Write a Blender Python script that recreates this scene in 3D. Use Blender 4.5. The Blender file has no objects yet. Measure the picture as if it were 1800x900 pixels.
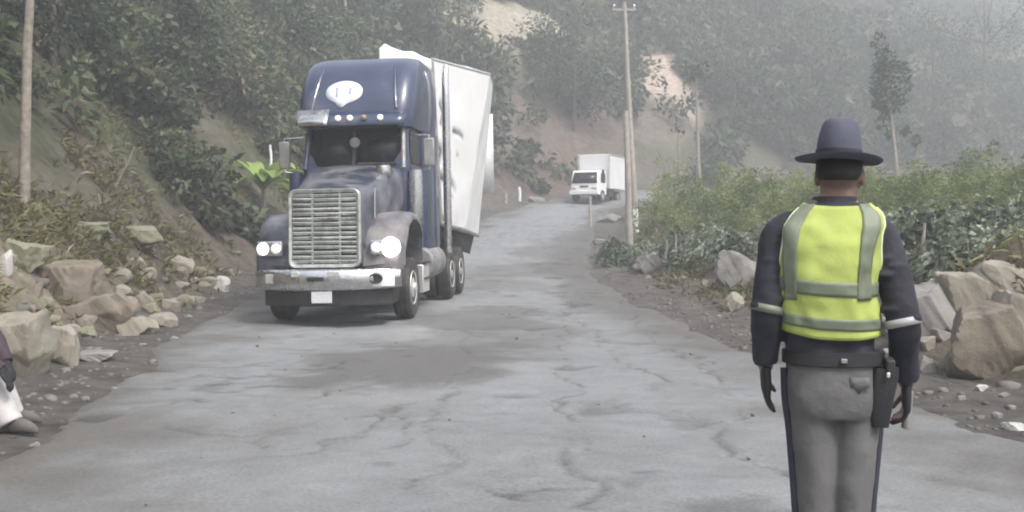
import bpy, bmesh, math, random
import numpy as np
from mathutils import Vector, Matrix, noise as mnoise

S = bpy.context.scene
C = S.collection
R = math.radians
random.seed(7)

# ------------------------------------------------------------------ camera, light, exposure
EYE = 1.5
cam = bpy.data.cameras.new('camera')
cam.sensor_width = 36.0
cam.lens = 36.0
cam.shift_y = -50.0 / 1800.0
cam.clip_start = 0.05
cam.clip_end = 3000
camo = bpy.data.objects.new('camera', cam)
C.objects.link(camo)
camo.location = (0, 0, EYE)
camo.rotation_euler = (R(90), 0, 0)
S.camera = camo

SUN_EL, SUN_AZ = R(54), R(138)          # azimuth measured clockwise from +Y (ahead)
w = bpy.data.worlds.new('World'); S.world = w; w.use_nodes = True
nt = w.node_tree; nt.nodes.clear()
sky = nt.nodes.new('ShaderNodeTexSky'); sky.sky_type = 'NISHITA'; sky.sun_disc = False
sky.sun_elevation = SUN_EL; sky.sun_rotation = SUN_AZ
sky.air_density = 1.2; sky.dust_density = 4.0
hs = nt.nodes.new('ShaderNodeHueSaturation'); hs.inputs['Saturation'].default_value = 0.55
bg = nt.nodes.new('ShaderNodeBackground'); bg.inputs['Strength'].default_value = 0.13
wo = nt.nodes.new('ShaderNodeOutputWorld')
nt.links.new(sky.outputs[0], hs.inputs['Color']); nt.links.new(hs.outputs[0], bg.inputs['Color'])
nt.links.new(bg.outputs[0], wo.inputs['Surface'])
sun = bpy.data.lights.new('sun', 'SUN'); sun.energy = 1.5; sun.angle = R(14); sun.color = (1.0, 0.975, 0.94)
suno = bpy.data.objects.new('sun', sun); C.objects.link(suno)
_sd = Vector((math.sin(SUN_AZ) * math.cos(SUN_EL), math.cos(SUN_AZ) * math.cos(SUN_EL), math.sin(SUN_EL)))
suno.rotation_euler = _sd.to_track_quat('Z', 'Y').to_euler()

vs = S.view_settings
vs.view_transform = 'Standard'; vs.look = 'None'; vs.gamma = 1.0; vs.use_curve_mapping = False
vs.exposure = 1.62
S.cycles.use_denoising = True
S.cycles.max_bounces = 6
S.cycles.volume_bounces = 1
S.cycles.filter_width = 2.0
HAZE = 0.005

# ------------------------------------------------------------------ small helpers
def put(px, py, Y):
    """point that stands Y metres ahead of the viewpoint on the sight line of a photo pixel"""
    return Vector(((px - 900) / 1800 * Y, Y, EYE + (400 - py) / 1800 * Y))

def tag(o, label=None, cat=None, group=None, kind=None):
    if label: o['label'] = label
    if cat: o['category'] = cat
    if group: o['group'] = group
    if kind: o['kind'] = kind
    return o

def empty(name, loc=(0, 0, 0), rz=0.0, label=None, cat=None, group=None):
    o = bpy.data.objects.new(name, None); C.objects.link(o)
    o.location = loc; o.rotation_euler = (0, 0, rz); o.empty_display_size = 0.2
    return tag(o, label, cat, group)

def rot_xyz(rx=0, ry=0, rz=0):
    return (Matrix.Rotation(rz, 3, 'Z') @ Matrix.Rotation(ry, 3, 'Y') @ Matrix.Rotation(rx, 3, 'X'))

class MB:
    def __init__(s): s.v = []; s.f = []
    def add(s, vs_, fs_):
        n = len(s.v); s.v += [tuple(p) for p in vs_]; s.f += [tuple(i + n for i in f) for f in fs_]; return s
    def box(s, c, size, rx=0, ry=0, rz=0, taper=1.0):
        m = rot_xyz(rx, ry, rz); h = [k / 2 for k in size]; pts = []
        for dz in (-1, 1):
            t = taper if dz > 0 else 1.0
            for dx, dy in ((-1, -1), (1, -1), (1, 1), (-1, 1)):
                pts.append(Vector(c) + m @ Vector((dx * h[0] * t, dy * h[1] * t, dz * h[2])))
        return s.add(pts, [(3, 2, 1, 0), (4, 5, 6, 7), (0, 1, 5, 4), (1, 2, 6, 5), (2, 3, 7, 6), (3, 0, 4, 7)])
    def loft(s, rings, cap=True, closed=True):
        n = len(rings[0]); vs_ = [p for r in rings for p in r]; fs_ = []
        for k in range(len(rings) - 1):
            for i in range(n if closed else n - 1):
                j = (i + 1) % n
                fs_.append((k * n + i, k * n + j, (k + 1) * n + j, (k + 1) * n + i))
        if cap and closed:
            fs_.append(tuple(reversed(range(n)))); m = (len(rings) - 1) * n
            fs_.append(tuple(m + i for i in range(n)))
        return s.add(vs_, fs_)
    def tube(s, pts, rad, seg=10, cap=True, flat=1.0):
        pts = [Vector(p) for p in pts]
        if not isinstance(rad, (list, tuple)): rad = [rad] * len(pts)
        rings = []; up = None
        for i, p in enumerate(pts):
            t = (pts[min(i + 1, len(pts) - 1)] - pts[max(i - 1, 0)]).normalized()
            if up is None:
                up = Vector((0, 1, 0)) if abs(t.y) < 0.9 else Vector((1, 0, 0))
            a = t.cross(up).normalized(); up = a.cross(t).normalized(); b = up
            rings.append([p + a * math.cos(2 * math.pi * k / seg) * rad[i] + b * math.sin(2 * math.pi * k / seg) * rad[i] * flat for k in range(seg)])
        return s.loft(rings, cap)
    def lathe(s, prof, c=(0, 0, 0), axis='Z', seg=28):
        """prof: (radius, height) pairs"""
        rings = []
        for r, h in prof:
            ring = []
            for k in range(seg):
                a = 2 * math.pi * k / seg; x, y = math.cos(a) * r, math.sin(a) * r
                q = {'Z': (x, y, h), 'X': (h, x, y), 'Y': (x, h, y)}[axis]
                ring.append((q[0] + c[0], q[1] + c[1], q[2] + c[2]))
            rings.append(ring)
        return s.loft(rings)
    def sheet(s, grid):
        n = len(grid[0]); vs_ = [p for r in grid for p in r]
        fs_ = [(k * n + i, k * n + i + 1, (k + 1) * n + i + 1, (k + 1) * n + i) for k in range(len(grid) - 1) for i in range(n - 1)]
        return s.add(vs_, fs_)
    def build(s, name, mat, parent=None, smooth=40, bevel=0, mods=None, fix=True):
        me = bpy.data.meshes.new(name); me.from_pydata(s.v, [], s.f)
        if fix:
            b = bmesh.new(); b.from_mesh(me); bmesh.ops.recalc_face_normals(b, faces=b.faces); b.to_mesh(me); b.free()
        me.materials.append(mat)
        o = bpy.data.objects.new(name, me); C.objects.link(o)
        if parent is not None: o.parent = parent
        if smooth:
            me.polygons.foreach_set('use_smooth', [True] * len(me.polygons)); me.set_sharp_from_angle(angle=R(smooth))
        if bevel:
            m = o.modifiers.new('bevel', 'BEVEL'); m.width = bevel; m.segments = 2; m.limit_method = 'ANGLE'; m.angle_limit = R(35)
        for mod in (mods or []):
            m = o.modifiers.new(mod[0].lower(), mod[0])
            for k, v in mod[1].items(): setattr(m, k, v)
        return o

def npmesh(name, V, F, mat, parent=None, attrs=None, smooth=True, cols=None, link=True):
    """V (n,3), F (m,4) or (m,3) arrays -> object; attrs: {name: per-face float}, cols: per-vertex rgb"""
    me = bpy.data.meshes.new(name); k = F.shape[1]
    me.vertices.add(len(V)); me.vertices.foreach_set('co', V.astype(np.float32).ravel())
    me.loops.add(F.size); me.loops.foreach_set('vertex_index', F.astype(np.int32).ravel())
    me.polygons.add(len(F)); me.polygons.foreach_set('loop_start', np.arange(0, F.size, k, dtype=np.int32))
    me.polygons.foreach_set('loop_total', np.full(len(F), k, dtype=np.int32))
    if smooth: me.polygons.foreach_set('use_smooth', np.ones(len(F), dtype=bool))
    for a, d in (attrs or {}).items():
        at = me.attributes.new(a, 'FLOAT', 'FACE'); at.data.foreach_set('value', d.astype(np.float32))
    if cols is not None:
        at = me.attributes.new('tone', 'FLOAT_COLOR', 'POINT')
        at.data.foreach_set('color', np.c_[cols, np.ones(len(cols))].astype(np.float32).ravel())
    me.update(calc_edges=True); me.validate()
    me.materials.append(mat)
    if not link: return me
    o = bpy.data.objects.new(name, me); C.objects.link(o)
    if parent is not None: o.parent = parent
    return o

def copy_tree(o, parent=None):
    c = o.copy(); C.objects.link(c)
    if parent is not None: c.parent = parent
    for ch in o.children: copy_tree(ch, c)
    return c

# ------------------------------------------------------------------ numpy noise
_rng = np.random.RandomState(11)
_tab = _rng.rand(256, 256)
def vnoise(x, y):
    xi = np.floor(x).astype(int); yi = np.floor(y).astype(int); fx = x - xi; fy = y - yi
    fx = fx * fx * (3 - 2 * fx); fy = fy * fy * (3 - 2 * fy)
    a = _tab[xi & 255, yi & 255]; b = _tab[(xi + 1) & 255, yi & 255]; c = _tab[xi & 255, (yi + 1) & 255]; d = _tab[(xi + 1) & 255, (yi + 1) & 255]
    return (a * (1 - fx) + b * fx) * (1 - fy) + (c * (1 - fx) + d * fx) * fy
def fbm(x, y, o=4):
    t = 0; amp = 0.5; f = 1.0
    for k in range(o):
        t = t + amp * (vnoise(x * f + 17.3 * k, y * f + 9.1 * k) - 0.5) * 2; amp *= 0.5; f *= 2.03
    return t
def sstep(a, b, x):
    t = np.clip((x - a) / (b - a), 0, 1); return t * t * (3 - 2 * t)

# ------------------------------------------------------------------ materials
def mat(name, col, rough=0.6, metal=0.0, var=0.25, scale=6.0, bump=0.0, bscale=40.0, dirt=None, dirt_amt=0.4, dirt_scale=2.5, spec=0.5, coat=0.0, detail=9.0):
    m = bpy.data.materials.new(name); m.use_nodes = True; t = m.node_tree; n = t.nodes; l = t.links
    p = n['Principled BSDF']; p.inputs['Roughness'].default_value = rough; p.inputs['Metallic'].default_value = metal
    p.inputs['Specular IOR Level'].default_value = spec; p.inputs['Coat Weight'].default_value = coat
    tc = n.new('ShaderNodeTexCoord')
    no = n.new('ShaderNodeTexNoise'); no.inputs['Scale'].default_value = scale; no.inputs['Detail'].default_value = detail
    l.new(tc.outputs['Object'], no.inputs['Vector'])
    cr = n.new('ShaderNodeValToRGB'); cr.color_ramp.elements[0].position = 0.3; cr.color_ramp.elements[1].position = 0.7
    c0 = [c * (1 - var) for c in col]; c1 = [min(1, c * (1 + var)) for c in col]
    cr.color_ramp.elements[0].color = (*c0, 1); cr.color_ramp.elements[1].color = (*c1, 1)
    l.new(no.outputs['Fac'], cr.inputs['Fac']); out = cr.outputs['Color']
    if dirt:
        n2 = n.new('ShaderNodeTexNoise'); n2.inputs['Scale'].default_value = dirt_scale; n2.inputs['Detail'].default_value = 8; n2.inputs['Roughness'].default_value = 0.65
        l.new(tc.outputs['Object'], n2.inputs['Vector'])
        r2 = n.new('ShaderNodeMapRange'); r2.inputs['From Min'].default_value = 0.62 - 0.35 * dirt_amt; r2.inputs['From Max'].default_value = 0.78 - 0.2 * dirt_amt
        r2.inputs['To Max'].default_value = min(1, 0.5 + dirt_amt * 0.5)
        l.new(n2.outputs['Fac'], r2.inputs['Value'])
        mx = n.new('ShaderNodeMix'); mx.data_type = 'RGBA'; l.new(r2.outputs[0], mx.inputs['Factor']); l.new(out, mx.inputs['A']); mx.inputs['B'].default_value = (*dirt, 1)
        out = mx.outputs['Result']
        rr = n.new('ShaderNodeMapRange'); rr.inputs['To Min'].default_value = rough; rr.inputs['To Max'].default_value = 0.85
        l.new(r2.outputs[0], rr.inputs['Value']); l.new(rr.outputs[0], p.inputs['Roughness'])
    l.new(out, p.inputs['Base Color'])
    if bump:
        n3 = n.new('ShaderNodeTexNoise'); n3.inputs['Scale'].default_value = bscale; n3.inputs['Detail'].default_value = 5
        l.new(tc.outputs['Object'], n3.inputs['Vector'])
        b = n.new('ShaderNodeBump'); b.inputs['Strength'].default_value = bump; b.inputs['Distance'].default_value = 0.02
        l.new(n3.outputs['Fac'], b.inputs['Height']); n3.inputs['Roughness'].default_value = 0.72; n3.inputs['Detail'].default_value = 9; l.new(b.outputs['Normal'], p.inputs['Normal'])
    return m

def glow(name, col, strength):
    m = bpy.data.materials.new(name); m.use_nodes = True; p = m.node_tree.nodes['Principled BSDF']
    p.inputs['Base Color'].default_value = (0.8, 0.8, 0.8, 1); p.inputs['Emission Color'].default_value = (*col, 1); p.inputs['Emission Strength'].default_value = strength
    p.inputs['Roughness'].default_value = 0.15
    return m

def tone_mat(name, rough=0.9, nscale=3.0, amt=0.35, bump=0.6, bscale=14.0, bdist=0.05, warm=0.0):
    """per-point ground colour (attribute 'tone') broken up by noise"""
    m = bpy.data.materials.new(name); m.use_nodes = True; t = m.node_tree; n = t.nodes; l = t.links
    p = n['Principled BSDF']; p.inputs['Roughness'].default_value = rough; p.inputs['Specular IOR Level'].default_value = 0.2
    a = n.new('ShaderNodeAttribute'); a.attribute_name = 'tone'
    g = n.new('ShaderNodeNewGeometry')
    n1 = n.new('ShaderNodeTexNoise'); n1.inputs['Scale'].default_value = nscale; n1.inputs['Detail'].default_value = 9; n1.inputs['Roughness'].default_value = 0.65
    l.new(g.outputs['Position'], n1.inputs['Vector'])
    mr = n.new('ShaderNodeMapRange'); mr.inputs['From Min'].default_value = 0.3; mr.inputs['From Max'].default_value = 0.7
    mr.inputs['To Min'].default_value = 1 - amt; mr.inputs['To Max'].default_value = 1 + amt
    l.new(n1.outputs['Fac'], mr.inputs['Value'])
    vm = n.new('ShaderNodeVectorMath'); vm.operation = 'SCALE'; l.new(a.outputs['Color'], vm.inputs[0]); l.new(mr.outputs[0], vm.inputs['Scale'])
    l.new(vm.outputs[0], p.inputs['Base Color'])
    n2 = n.new('ShaderNodeTexNoise'); n2.inputs['Scale'].default_value = bscale; n2.inputs['Detail'].default_value = 8; n2.inputs['Roughness'].default_value = 0.7
    l.new(g.outputs['Position'], n2.inputs['Vector'])
    b = n.new('ShaderNodeBump'); b.inputs['Strength'].default_value = bump; b.inputs['Distance'].default_value = bdist
    l.new(n2.outputs['Fac'], b.inputs['Height']); l.new(b.outputs['Normal'], p.inputs['Normal'])
    return m

def leaf_mat(name, stops, transl=0.25, rough=0.55):
    """leaf colour by the leaf's own 'tint' value"""
    m = bpy.data.materials.new(name); m.use_nodes = True; t = m.node_tree; n = t.nodes; l = t.links
    p = n['Principled BSDF']; p.inputs['Roughness'].default_value = rough; p.inputs['Specular IOR Level'].default_value = 0.35
    a = n.new('ShaderNodeAttribute'); a.attribute_name = 'tint'
    cr = n.new('ShaderNodeValToRGB'); e = cr.color_ramp.elements
    e[0].position = stops[0][0]; e[0].color = (*stops[0][1], 1); e[1].position = stops[-1][0]; e[1].color = (*stops[-1][1], 1)
    for q, c in stops[1:-1]:
        z = e.new(q); z.color = (*c, 1)
    l.new(a.outputs['Fac'], cr.inputs['Fac']); l.new(cr.outputs['Color'], p.inputs['Base Color'])
    tr = n.new('ShaderNodeBsdfTranslucent'); l.new(cr.outputs['Color'], tr.inputs['Color'])
    mx = n.new('ShaderNodeMixShader'); mx.inputs[0].default_value = transl
    l.new(p.outputs[0], mx.inputs[1]); l.new(tr.outputs[0], mx.inputs[2]); l.new(mx.outputs[0], n['Material Output'].inputs['Surface'])
    return m

DUST = (0.26, 0.225, 0.19)
M = {}
M['ground'] = tone_mat('dirt_and_soil', nscale=2.2, amt=0.45, bump=0.9, bscale=9, bdist=0.12)
M['road'] = tone_mat('dusty_worn_concrete', rough=0.9, nscale=38.0, amt=0.20, bump=0.7, bscale=55, bdist=0.02)
M['scrub'] = leaf_mat('scrub_leaves', [(0, (0.026, 0.036, 0.019)), (0.35, (0.064, 0.088, 0.045)), (0.6, (0.105, 0.132, 0.068)), (0.85, (0.15, 0.155, 0.09)), (1, (0.26, 0.22, 0.155))])
M['broad'] = leaf_mat('broad_blue_green_leaves', [(0, (0.045, 0.06, 0.042)), (0.5, (0.145, 0.185, 0.115)), (1, (0.29, 0.32, 0.24))], rough=0.4)
M['tall'] = leaf_mat('yellow_green_leaves', [(0, (0.075, 0.11, 0.03)), (0.5, (0.155, 0.205, 0.06)), (1, (0.31, 0.34, 0.14))], transl=0.35)
M['bright'] = leaf_mat('bright_green_leaves', [(0, (0.10, 0.17, 0.03)), (1, (0.34, 0.46, 0.13))], transl=0.35, rough=0.4)
M['straw'] = leaf_mat('dry_straw', [(0, (0.10, 0.095, 0.04)), (0.5, (0.17, 0.16, 0.075)), (1, (0.36, 0.31, 0.19))])
M['darkleaf'] = leaf_mat('dark_tree_leaves', [(0, (0.018, 0.03, 0.017)), (0.5, (0.042, 0.064, 0.034)), (1, (0.085, 0.11, 0.06))])
M['bark'] = mat('pale_bark', (0.26, 0.23, 0.19), 0.85, var=0.35, scale=9, bump=0.6, bscale=25)
M['darkbark'] = mat('dark_bark', (0.10, 0.085, 0.065), 0.9, var=0.35, scale=9, bump=0.6, bscale=25)
M['polewood'] = mat('weathered_pole_wood', (0.36, 0.33, 0.29), 0.85, var=0.25, scale=5, bump=0.3, bscale=40, dirt=(0.18, 0.15, 0.12), dirt_amt=0.3)
M['white'] = mat('white_paint', (0.78, 0.78, 0.77), 0.45, var=0.05, dirt=(0.42, 0.38, 0.33), dirt_amt=0.25, dirt_scale=1.6)
M['trailerwhite'] = mat('white_trailer_sheet', (0.72, 0.72, 0.72), 0.5, var=0.03, scale=1.5, bump=0.12, bscale=3, dirt=(0.5, 0.48, 0.45), dirt_amt=0.12, dirt_scale=1.2)
M['navy'] = mat('navy_truck_paint', (0.026, 0.038, 0.085), 0.28, var=0.2, scale=3, dirt=(0.15, 0.145, 0.15), dirt_amt=0.28, dirt_scale=1.8, coat=0.5)
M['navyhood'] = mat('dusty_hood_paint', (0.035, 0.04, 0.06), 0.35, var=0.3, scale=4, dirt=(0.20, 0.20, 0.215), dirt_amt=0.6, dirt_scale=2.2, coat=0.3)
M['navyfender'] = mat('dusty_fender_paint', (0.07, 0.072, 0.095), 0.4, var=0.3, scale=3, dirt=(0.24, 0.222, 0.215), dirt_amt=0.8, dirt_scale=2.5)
M['chrome'] = mat('dull_chrome', (0.62, 0.62, 0.63), 0.26, metal=1.0, var=0.1, dirt=(0.33, 0.29, 0.26), dirt_amt=0.35, dirt_scale=5)
M['grille'] = mat('grille_bar_metal', (0.62, 0.65, 0.62), 0.35, metal=0.85, var=0.12, dirt=(0.30, 0.30, 0.28), dirt_amt=0.7, dirt_scale=5)
M['black'] = mat('black_plastic', (0.022, 0.021, 0.022), 0.6, var=0.3, dirt=(0.11, 0.10, 0.09), dirt_amt=0.25)
M['glass'] = mat('dark_window_glass', (0.010, 0.011, 0.014), 0.18, var=0.2, spec=0.3, dirt=(0.06, 0.055, 0.05), dirt_amt=0.12, dirt_scale=3)
M['tyre'] = mat('dusty_tyre_rubber', (0.028, 0.027, 0.026), 0.85, var=0.3, bump=0.3, bscale=30, dirt=(0.15, 0.13, 0.11), dirt_amt=0.4)
M['steel'] = mat('grey_steel', (0.34, 0.34, 0.34), 0.5, metal=0.6, var=0.2, dirt=DUST, dirt_amt=0.5)
M['rim'] = mat('pale_wheel_rim', (0.72, 0.72, 0.70), 0.4, metal=0.6, var=0.1, dirt=DUST, dirt_amt=0.3)
M['lamp'] = glow('lit_headlamp', (1.0, 0.93, 0.82), 6.0)
M['lampdim'] = glow('lit_small_lamp', (1.0, 0.95, 0.85), 0.18)
M['lampmid'] = glow('lit_weaker_lamp', (1.0, 0.95, 0.88), 0.9)
M['emblem'] = mat('white_decal', (0.75, 0.80, 0.88), 0.45, var=0.06, scale=12)
M['emblemmark'] = mat('grey_blue_decal_mark', (0.38, 0.43, 0.50), 0.45, var=0.1)
M['plate'] = mat('licence_plate', (0.72, 0.72, 0.74), 0.45, var=0.08, scale=30)
M['amber'] = mat('dull_amber_lens', (0.35, 0.24, 0.14), 0.3)
M['rockpale'] = mat('pale_cream_rock', (0.27, 0.25, 0.205), 0.95, var=0.3, scale=3.5, bump=1.0, bscale=9, dirt=(0.17, 0.14, 0.10), dirt_amt=0.5, dirt_scale=1.5)
M['rocktan'] = mat('tan_rock', (0.20, 0.17, 0.135), 0.95, var=0.35, scale=3.5, bump=1.0, bscale=9, dirt=(0.14, 0.115, 0.085), dirt_amt=0.5, dirt_scale=1.5)
M['rockgrey'] = mat('grey_rock', (0.22, 0.21, 0.195), 0.95, var=0.35, scale=3.5, bump=1.0, bscale=9, dirt=(0.17, 0.155, 0.13), dirt_amt=0.35, dirt_scale=1.6)
M['rockgreen'] = mat('lichen_green_rock', (0.22, 0.215, 0.155), 0.95, var=0.35, scale=3, bump=0.8, bscale=9, dirt=(0.14, 0.15, 0.075), dirt_amt=0.5, dirt_scale=2)
M['rockwhite'] = mat('whitish_rock', (0.42, 0.41, 0.385), 0.95, var=0.2, scale=4, bump=0.6, bscale=12)
M['gravel'] = mat('loose_stones', (0.125, 0.117, 0.103), 0.95, var=0.5, scale=1.3, bump=0.4, bscale=20)
M['skin'] = mat('brown_skin', (0.24, 0.155, 0.125), 0.6, var=0.12, scale=20)
M['hair'] = mat('black_hair', (0.012, 0.011, 0.011), 0.6, var=0.3, bump=0.5, bscale=150)
M['jacket'] = mat('dark_navy_jacket', (0.024, 0.025, 0.036), 0.8, var=0.3, scale=7, bump=0.35, bscale=22)
M['hat'] = mat('slate_blue_felt', (0.075, 0.078, 0.108), 0.9, var=0.18, scale=10, bump=0.2, bscale=80)
M['hatband'] = mat('dark_hat_band', (0.03, 0.03, 0.045), 0.7, var=0.2)
M['hiviz'] = mat('high_visibility_yellow', (0.40, 0.47, 0.12), 0.85, var=0.16, scale=5, bump=0.25, bscale=14)
M['reflect'] = mat('grey_reflective_tape', (0.165, 0.19, 0.135), 0.55, var=0.12, scale=30)
M['piping'] = mat('pale_edge_binding', (0.75, 0.8, 0.55), 0.6, var=0.05)
M['trouser'] = mat('grey_uniform_cloth', (0.125, 0.122, 0.122), 0.85, var=0.15, scale=8, bump=0.35, bscale=18)
M['trousernavy'] = mat('navy_side_stripe', (0.03, 0.03, 0.045), 0.8, var=0.2)
M['leather'] = mat('black_leather', (0.016, 0.015, 0.018), 0.7, var=0.3, bump=0.3, bscale=60)
M['band'] = mat('silver_arm_band', (0.36, 0.36, 0.36), 0.4, var=0.1, scale=20)
M['paletrouser'] = mat('pale_dusty_trousers', (0.46, 0.44, 0.43), 0.85, var=0.15, scale=9, bump=0.35, bscale=20)
M['trailerwall'] = tone_mat('dented_white_sheet', rough=0.5, nscale=1.2, amt=0.05, bump=0.1, bscale=4, bdist=0.03)
M['dustyshoe'] = mat('dusty_brown_shoe', (0.085, 0.078, 0.072), 0.85, var=0.25, dirt=(0.15, 0.13, 0.11), dirt_amt=0.5)
M['plum'] = mat('dark_plum_jacket', (0.04, 0.026, 0.034), 0.8, var=0.3, scale=7, bump=0.3, bscale=25)

# ------------------------------------------------------------------ setting: terrain shape
_cl = np.array([(-40, 0.6, 3.6), (-20, 0.6, 3.6), (0, 0.45, 3.5), (7, 0.2, 3.45), (9, -0.05, 3.7), (13.5, -0.75, 3.95), (20, -1.35, 4.25), (27, -1.8, 4.4), (34, -1.55, 4.2),
                (42, -0.6, 3.9), (50, 0.5, 3.5), (60, 2.1, 3.1), (67, 4.8, 3.1), (73, 8.8, 3.1), (80, 15.5, 3.2), (89, 27, 3.2), (104, 47, 3.2), (122, 72, 3.2), (150, 108, 3.2), (260, 240, 3.2), (420, 430, 3.2)])
_zt = np.array([(-60, 0.3), (0, 0.0), (6, 0.0), (12, -0.1), (17, -0.2), (24, -0.14), (32, 0.05), (40, 0.4), (50, 1.15), (60, 2.25), (67, 3.15), (73, 3.8), (80, 4.5), (110, 6), (260, 12), (420, 16)])
def _smooth(a, k):
    ker = np.hanning(k + 2)[1:-1]; ker /= ker.sum(); p = np.pad(a, k // 2, mode='edge'); return np.convolve(p, ker, 'valid')[:len(a)]
_ty = np.arange(-40, 420, 0.5)
_tx = _smooth(np.interp(_ty, _cl[:, 0], _cl[:, 1]), 9)
_tw = _smooth(np.interp(_ty, _cl[:, 0], _cl[:, 2]), 9)
_tz = _smooth(np.interp(_ty, _zt[:, 0], _zt[:, 1]), 11)
_tg = np.gradient(_tx, _ty)
def lateral(x, y):
    """signed distance from the road's centre line (left positive) and the half width there"""
    x = np.asarray(x, float).ravel(); y = np.asarray(y, float).ravel(); s = np.empty_like(x); hw = np.empty_like(x)
    for a in range(0, len(x), 20000):
        xx = x[a:a + 20000, None]; yy = y[a:a + 20000, None]
        k = np.argmin((xx - _tx[None]) ** 2 + (yy - _ty[None]) ** 2, axis=1)
        g = _tg[k]; L = np.sqrt(1 + g * g); dx = xx[:, 0] - _tx[k]; dy = yy[:, 0] - _ty[k]
        s[a:a + 20000] = (g * dy - dx) / L; hw[a:a + 20000] = _tw[k]
    return s, hw
def road_z(y): return np.interp(y, _ty, _tz)
_bl = np.array([(0, 0), (0.8, 0.05), (1.5, 0.3), (2.6, 1.3), (5, 3.9), (9, 8.2), (16, 13.5), (30, 23), (60, 40), (110, 60), (200, 78), (600, 92)])
_br = np.array([(0, 0), (1.2, 0.06), (2, 0.28), (3, 0.65), (5, 1.15), (8, 1.5), (15, 1.9), (40, 3), (600, 6)])
def ground_parts(x, y):
    s, hw = lateral(x, y); x = np.asarray(x, float).ravel(); y = np.asarray(y, float).ravel()
    e = fbm(x * 0.5, y * 0.5, 3) * 0.45
    dl = s - hw + e; dr = -s - hw + e
    return s, hw, dl, dr
def H(x, y):
    s, hw, dl, dr = ground_parts(x, y); x = np.asarray(x, float).ravel(); y = np.asarray(y, float).ravel()
    z = road_z(y).copy()
    L = np.clip(dl, 0, None); Rr = np.clip(dr, 0, None)
    hill = np.interp(L, _bl[:, 0], _bl[:, 1])
    z += hill
    z += np.interp(Rr, _br[:, 0], _br[:, 1])
    z += fbm(x * 0.45, y * 0.45, 4) * 0.55 * sstep(1, 4, L) + fbm(x * 0.09, y * 0.09, 4) * 3.2 * sstep(4, 18, L)
    ridge = np.abs(fbm((x + y * 0.4) * 0.06, (y - x * 0.3) * 0.03 + 3, 3))
    z += (0.5 - ridge * 2.0) * 2.6 * sstep(8, 25, L)
    z += fbm(x * 0.6, y * 0.6, 4) * 0.3 * sstep(0.5, 3, Rr)
    z += fbm(x * 1.7, y * 1.7, 3) * 0.07 * np.clip(np.maximum(L, Rr) / 0.8, 0, 1)
    z += 0.75 * np.exp(-(((x - 6.4) / 1.5) ** 2 + ((y - 12.6) / 1.3) ** 2))          # heaped earth by the boulders
    z -= 0.16 * sstep(0.0, 0.7, -np.maximum(dl, dr))                                     # bed under the road slab
    return z
def h1(x, y): return float(H([x], [y])[0])
def ground_hit(px, py, y0=3.0, y1=230.0):
    Y = np.concatenate([np.arange(y0, 60, 0.05), np.arange(60, y1, 0.25)])
    x = (px - 900) / 1800 * Y; z = EYE + (400 - py) / 1800 * Y
    g = H(x, Y); k = np.argmax(g >= z)
    return Vector((x[k], Y[k], g[k]))

# colours of the bare ground
SCARS = [((930, 62), (8.0, 3.2), (0.46, 0.40, 0.32)), ((880, 45), (5.0, 2.4), (0.34, 0.30, 0.24)), ((1160, 140), (3.2, 4.5), (0.50, 0.40, 0.33)), ((1205, 175), (2.4, 3.0), (0.50, 0.40, 0.33)),
         ((930, 285), (7.0, 3.4), (0.15, 0.105, 0.088)), ((980, 230), (7.5, 3.0), (0.15, 0.115, 0.095)), ((880, 240), (5.0, 3.0), (0.15, 0.12, 0.098)), ((1150, 215), (4, 3), (0.16, 0.135, 0.11))]
SCARP = [(ground_hit(*p), r, c) for p, r, c in SCARS]
def ground_colour(x, y, z):
    s, hw, dl, dr = ground_parts(x, y); n = fbm(x * 0.35, y * 0.35, 5); n2 = fbm(x * 1.3 + 5, y * 1.3, 4); n3 = fbm(x * 0.13 + 40, y * 0.13, 4)
    c = np.empty((len(x), 3))
    verge = np.array((0.115, 0.106, 0.096)); tan = np.array((0.27, 0.235, 0.175)); brown = np.array((0.125, 0.105, 0.085)); green = np.array((0.075, 0.09, 0.046))
    c[:] = verge
    t = sstep(0.6, 1.8, np.maximum(dl, dr))[:, None]; c = c * (1 - t) + brown * t
    near = (sstep(24, 13, y) * sstep(0.9, 2.0, dl) * sstep(7, 3.5, dl))[:, None] * np.clip(1.0 + n2 * 1.2, 0, 1)[:, None]
    c = c * (1 - near) + tan * near
    g = (sstep(-0.15, 0.25, n + 0.18) * sstep(2.0, 5, np.maximum(dl, dr)))[:, None]; c = c * (1 - g * 0.8) + green * g * 0.8
    gy = (sstep(0.0, 0.25, n2 + 0.05) * sstep(1.6, 2.4, dl) * sstep(26, 16, y))[:, None]; c = c * (1 - gy * 0.6) + np.array((0.15, 0.155, 0.075)) * gy * 0.6
    pale = (sstep(0.12, 0.4, n3) * sstep(6, 14, dl))[:, None]; c = c * (1 - pale * 0.55) + np.array((0.155, 0.14, 0.11)) * pale * 0.55
    for p, r, col in SCARP:
        q = ((x - p.x) / r[0]) ** 2 + ((z - p.z) / r[1]) ** 2 + np.maximum(0, np.abs(y - p.y) - 4) ** 2 / 30
        k = np.clip(1.25 - q + n2 * 0.9 + n * 0.6, 0, 1)[:, None]; c = c * (1 - k) + np.array(col) * k
    mound = np.exp(-(((x - 6.4) / 1.7) ** 2 + ((y - 12.6) / 1.6) ** 2))[:, None]; c = c * (1 - mound) + np.array((0.215, 0.165, 0.125)) * mound
    return c

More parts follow.
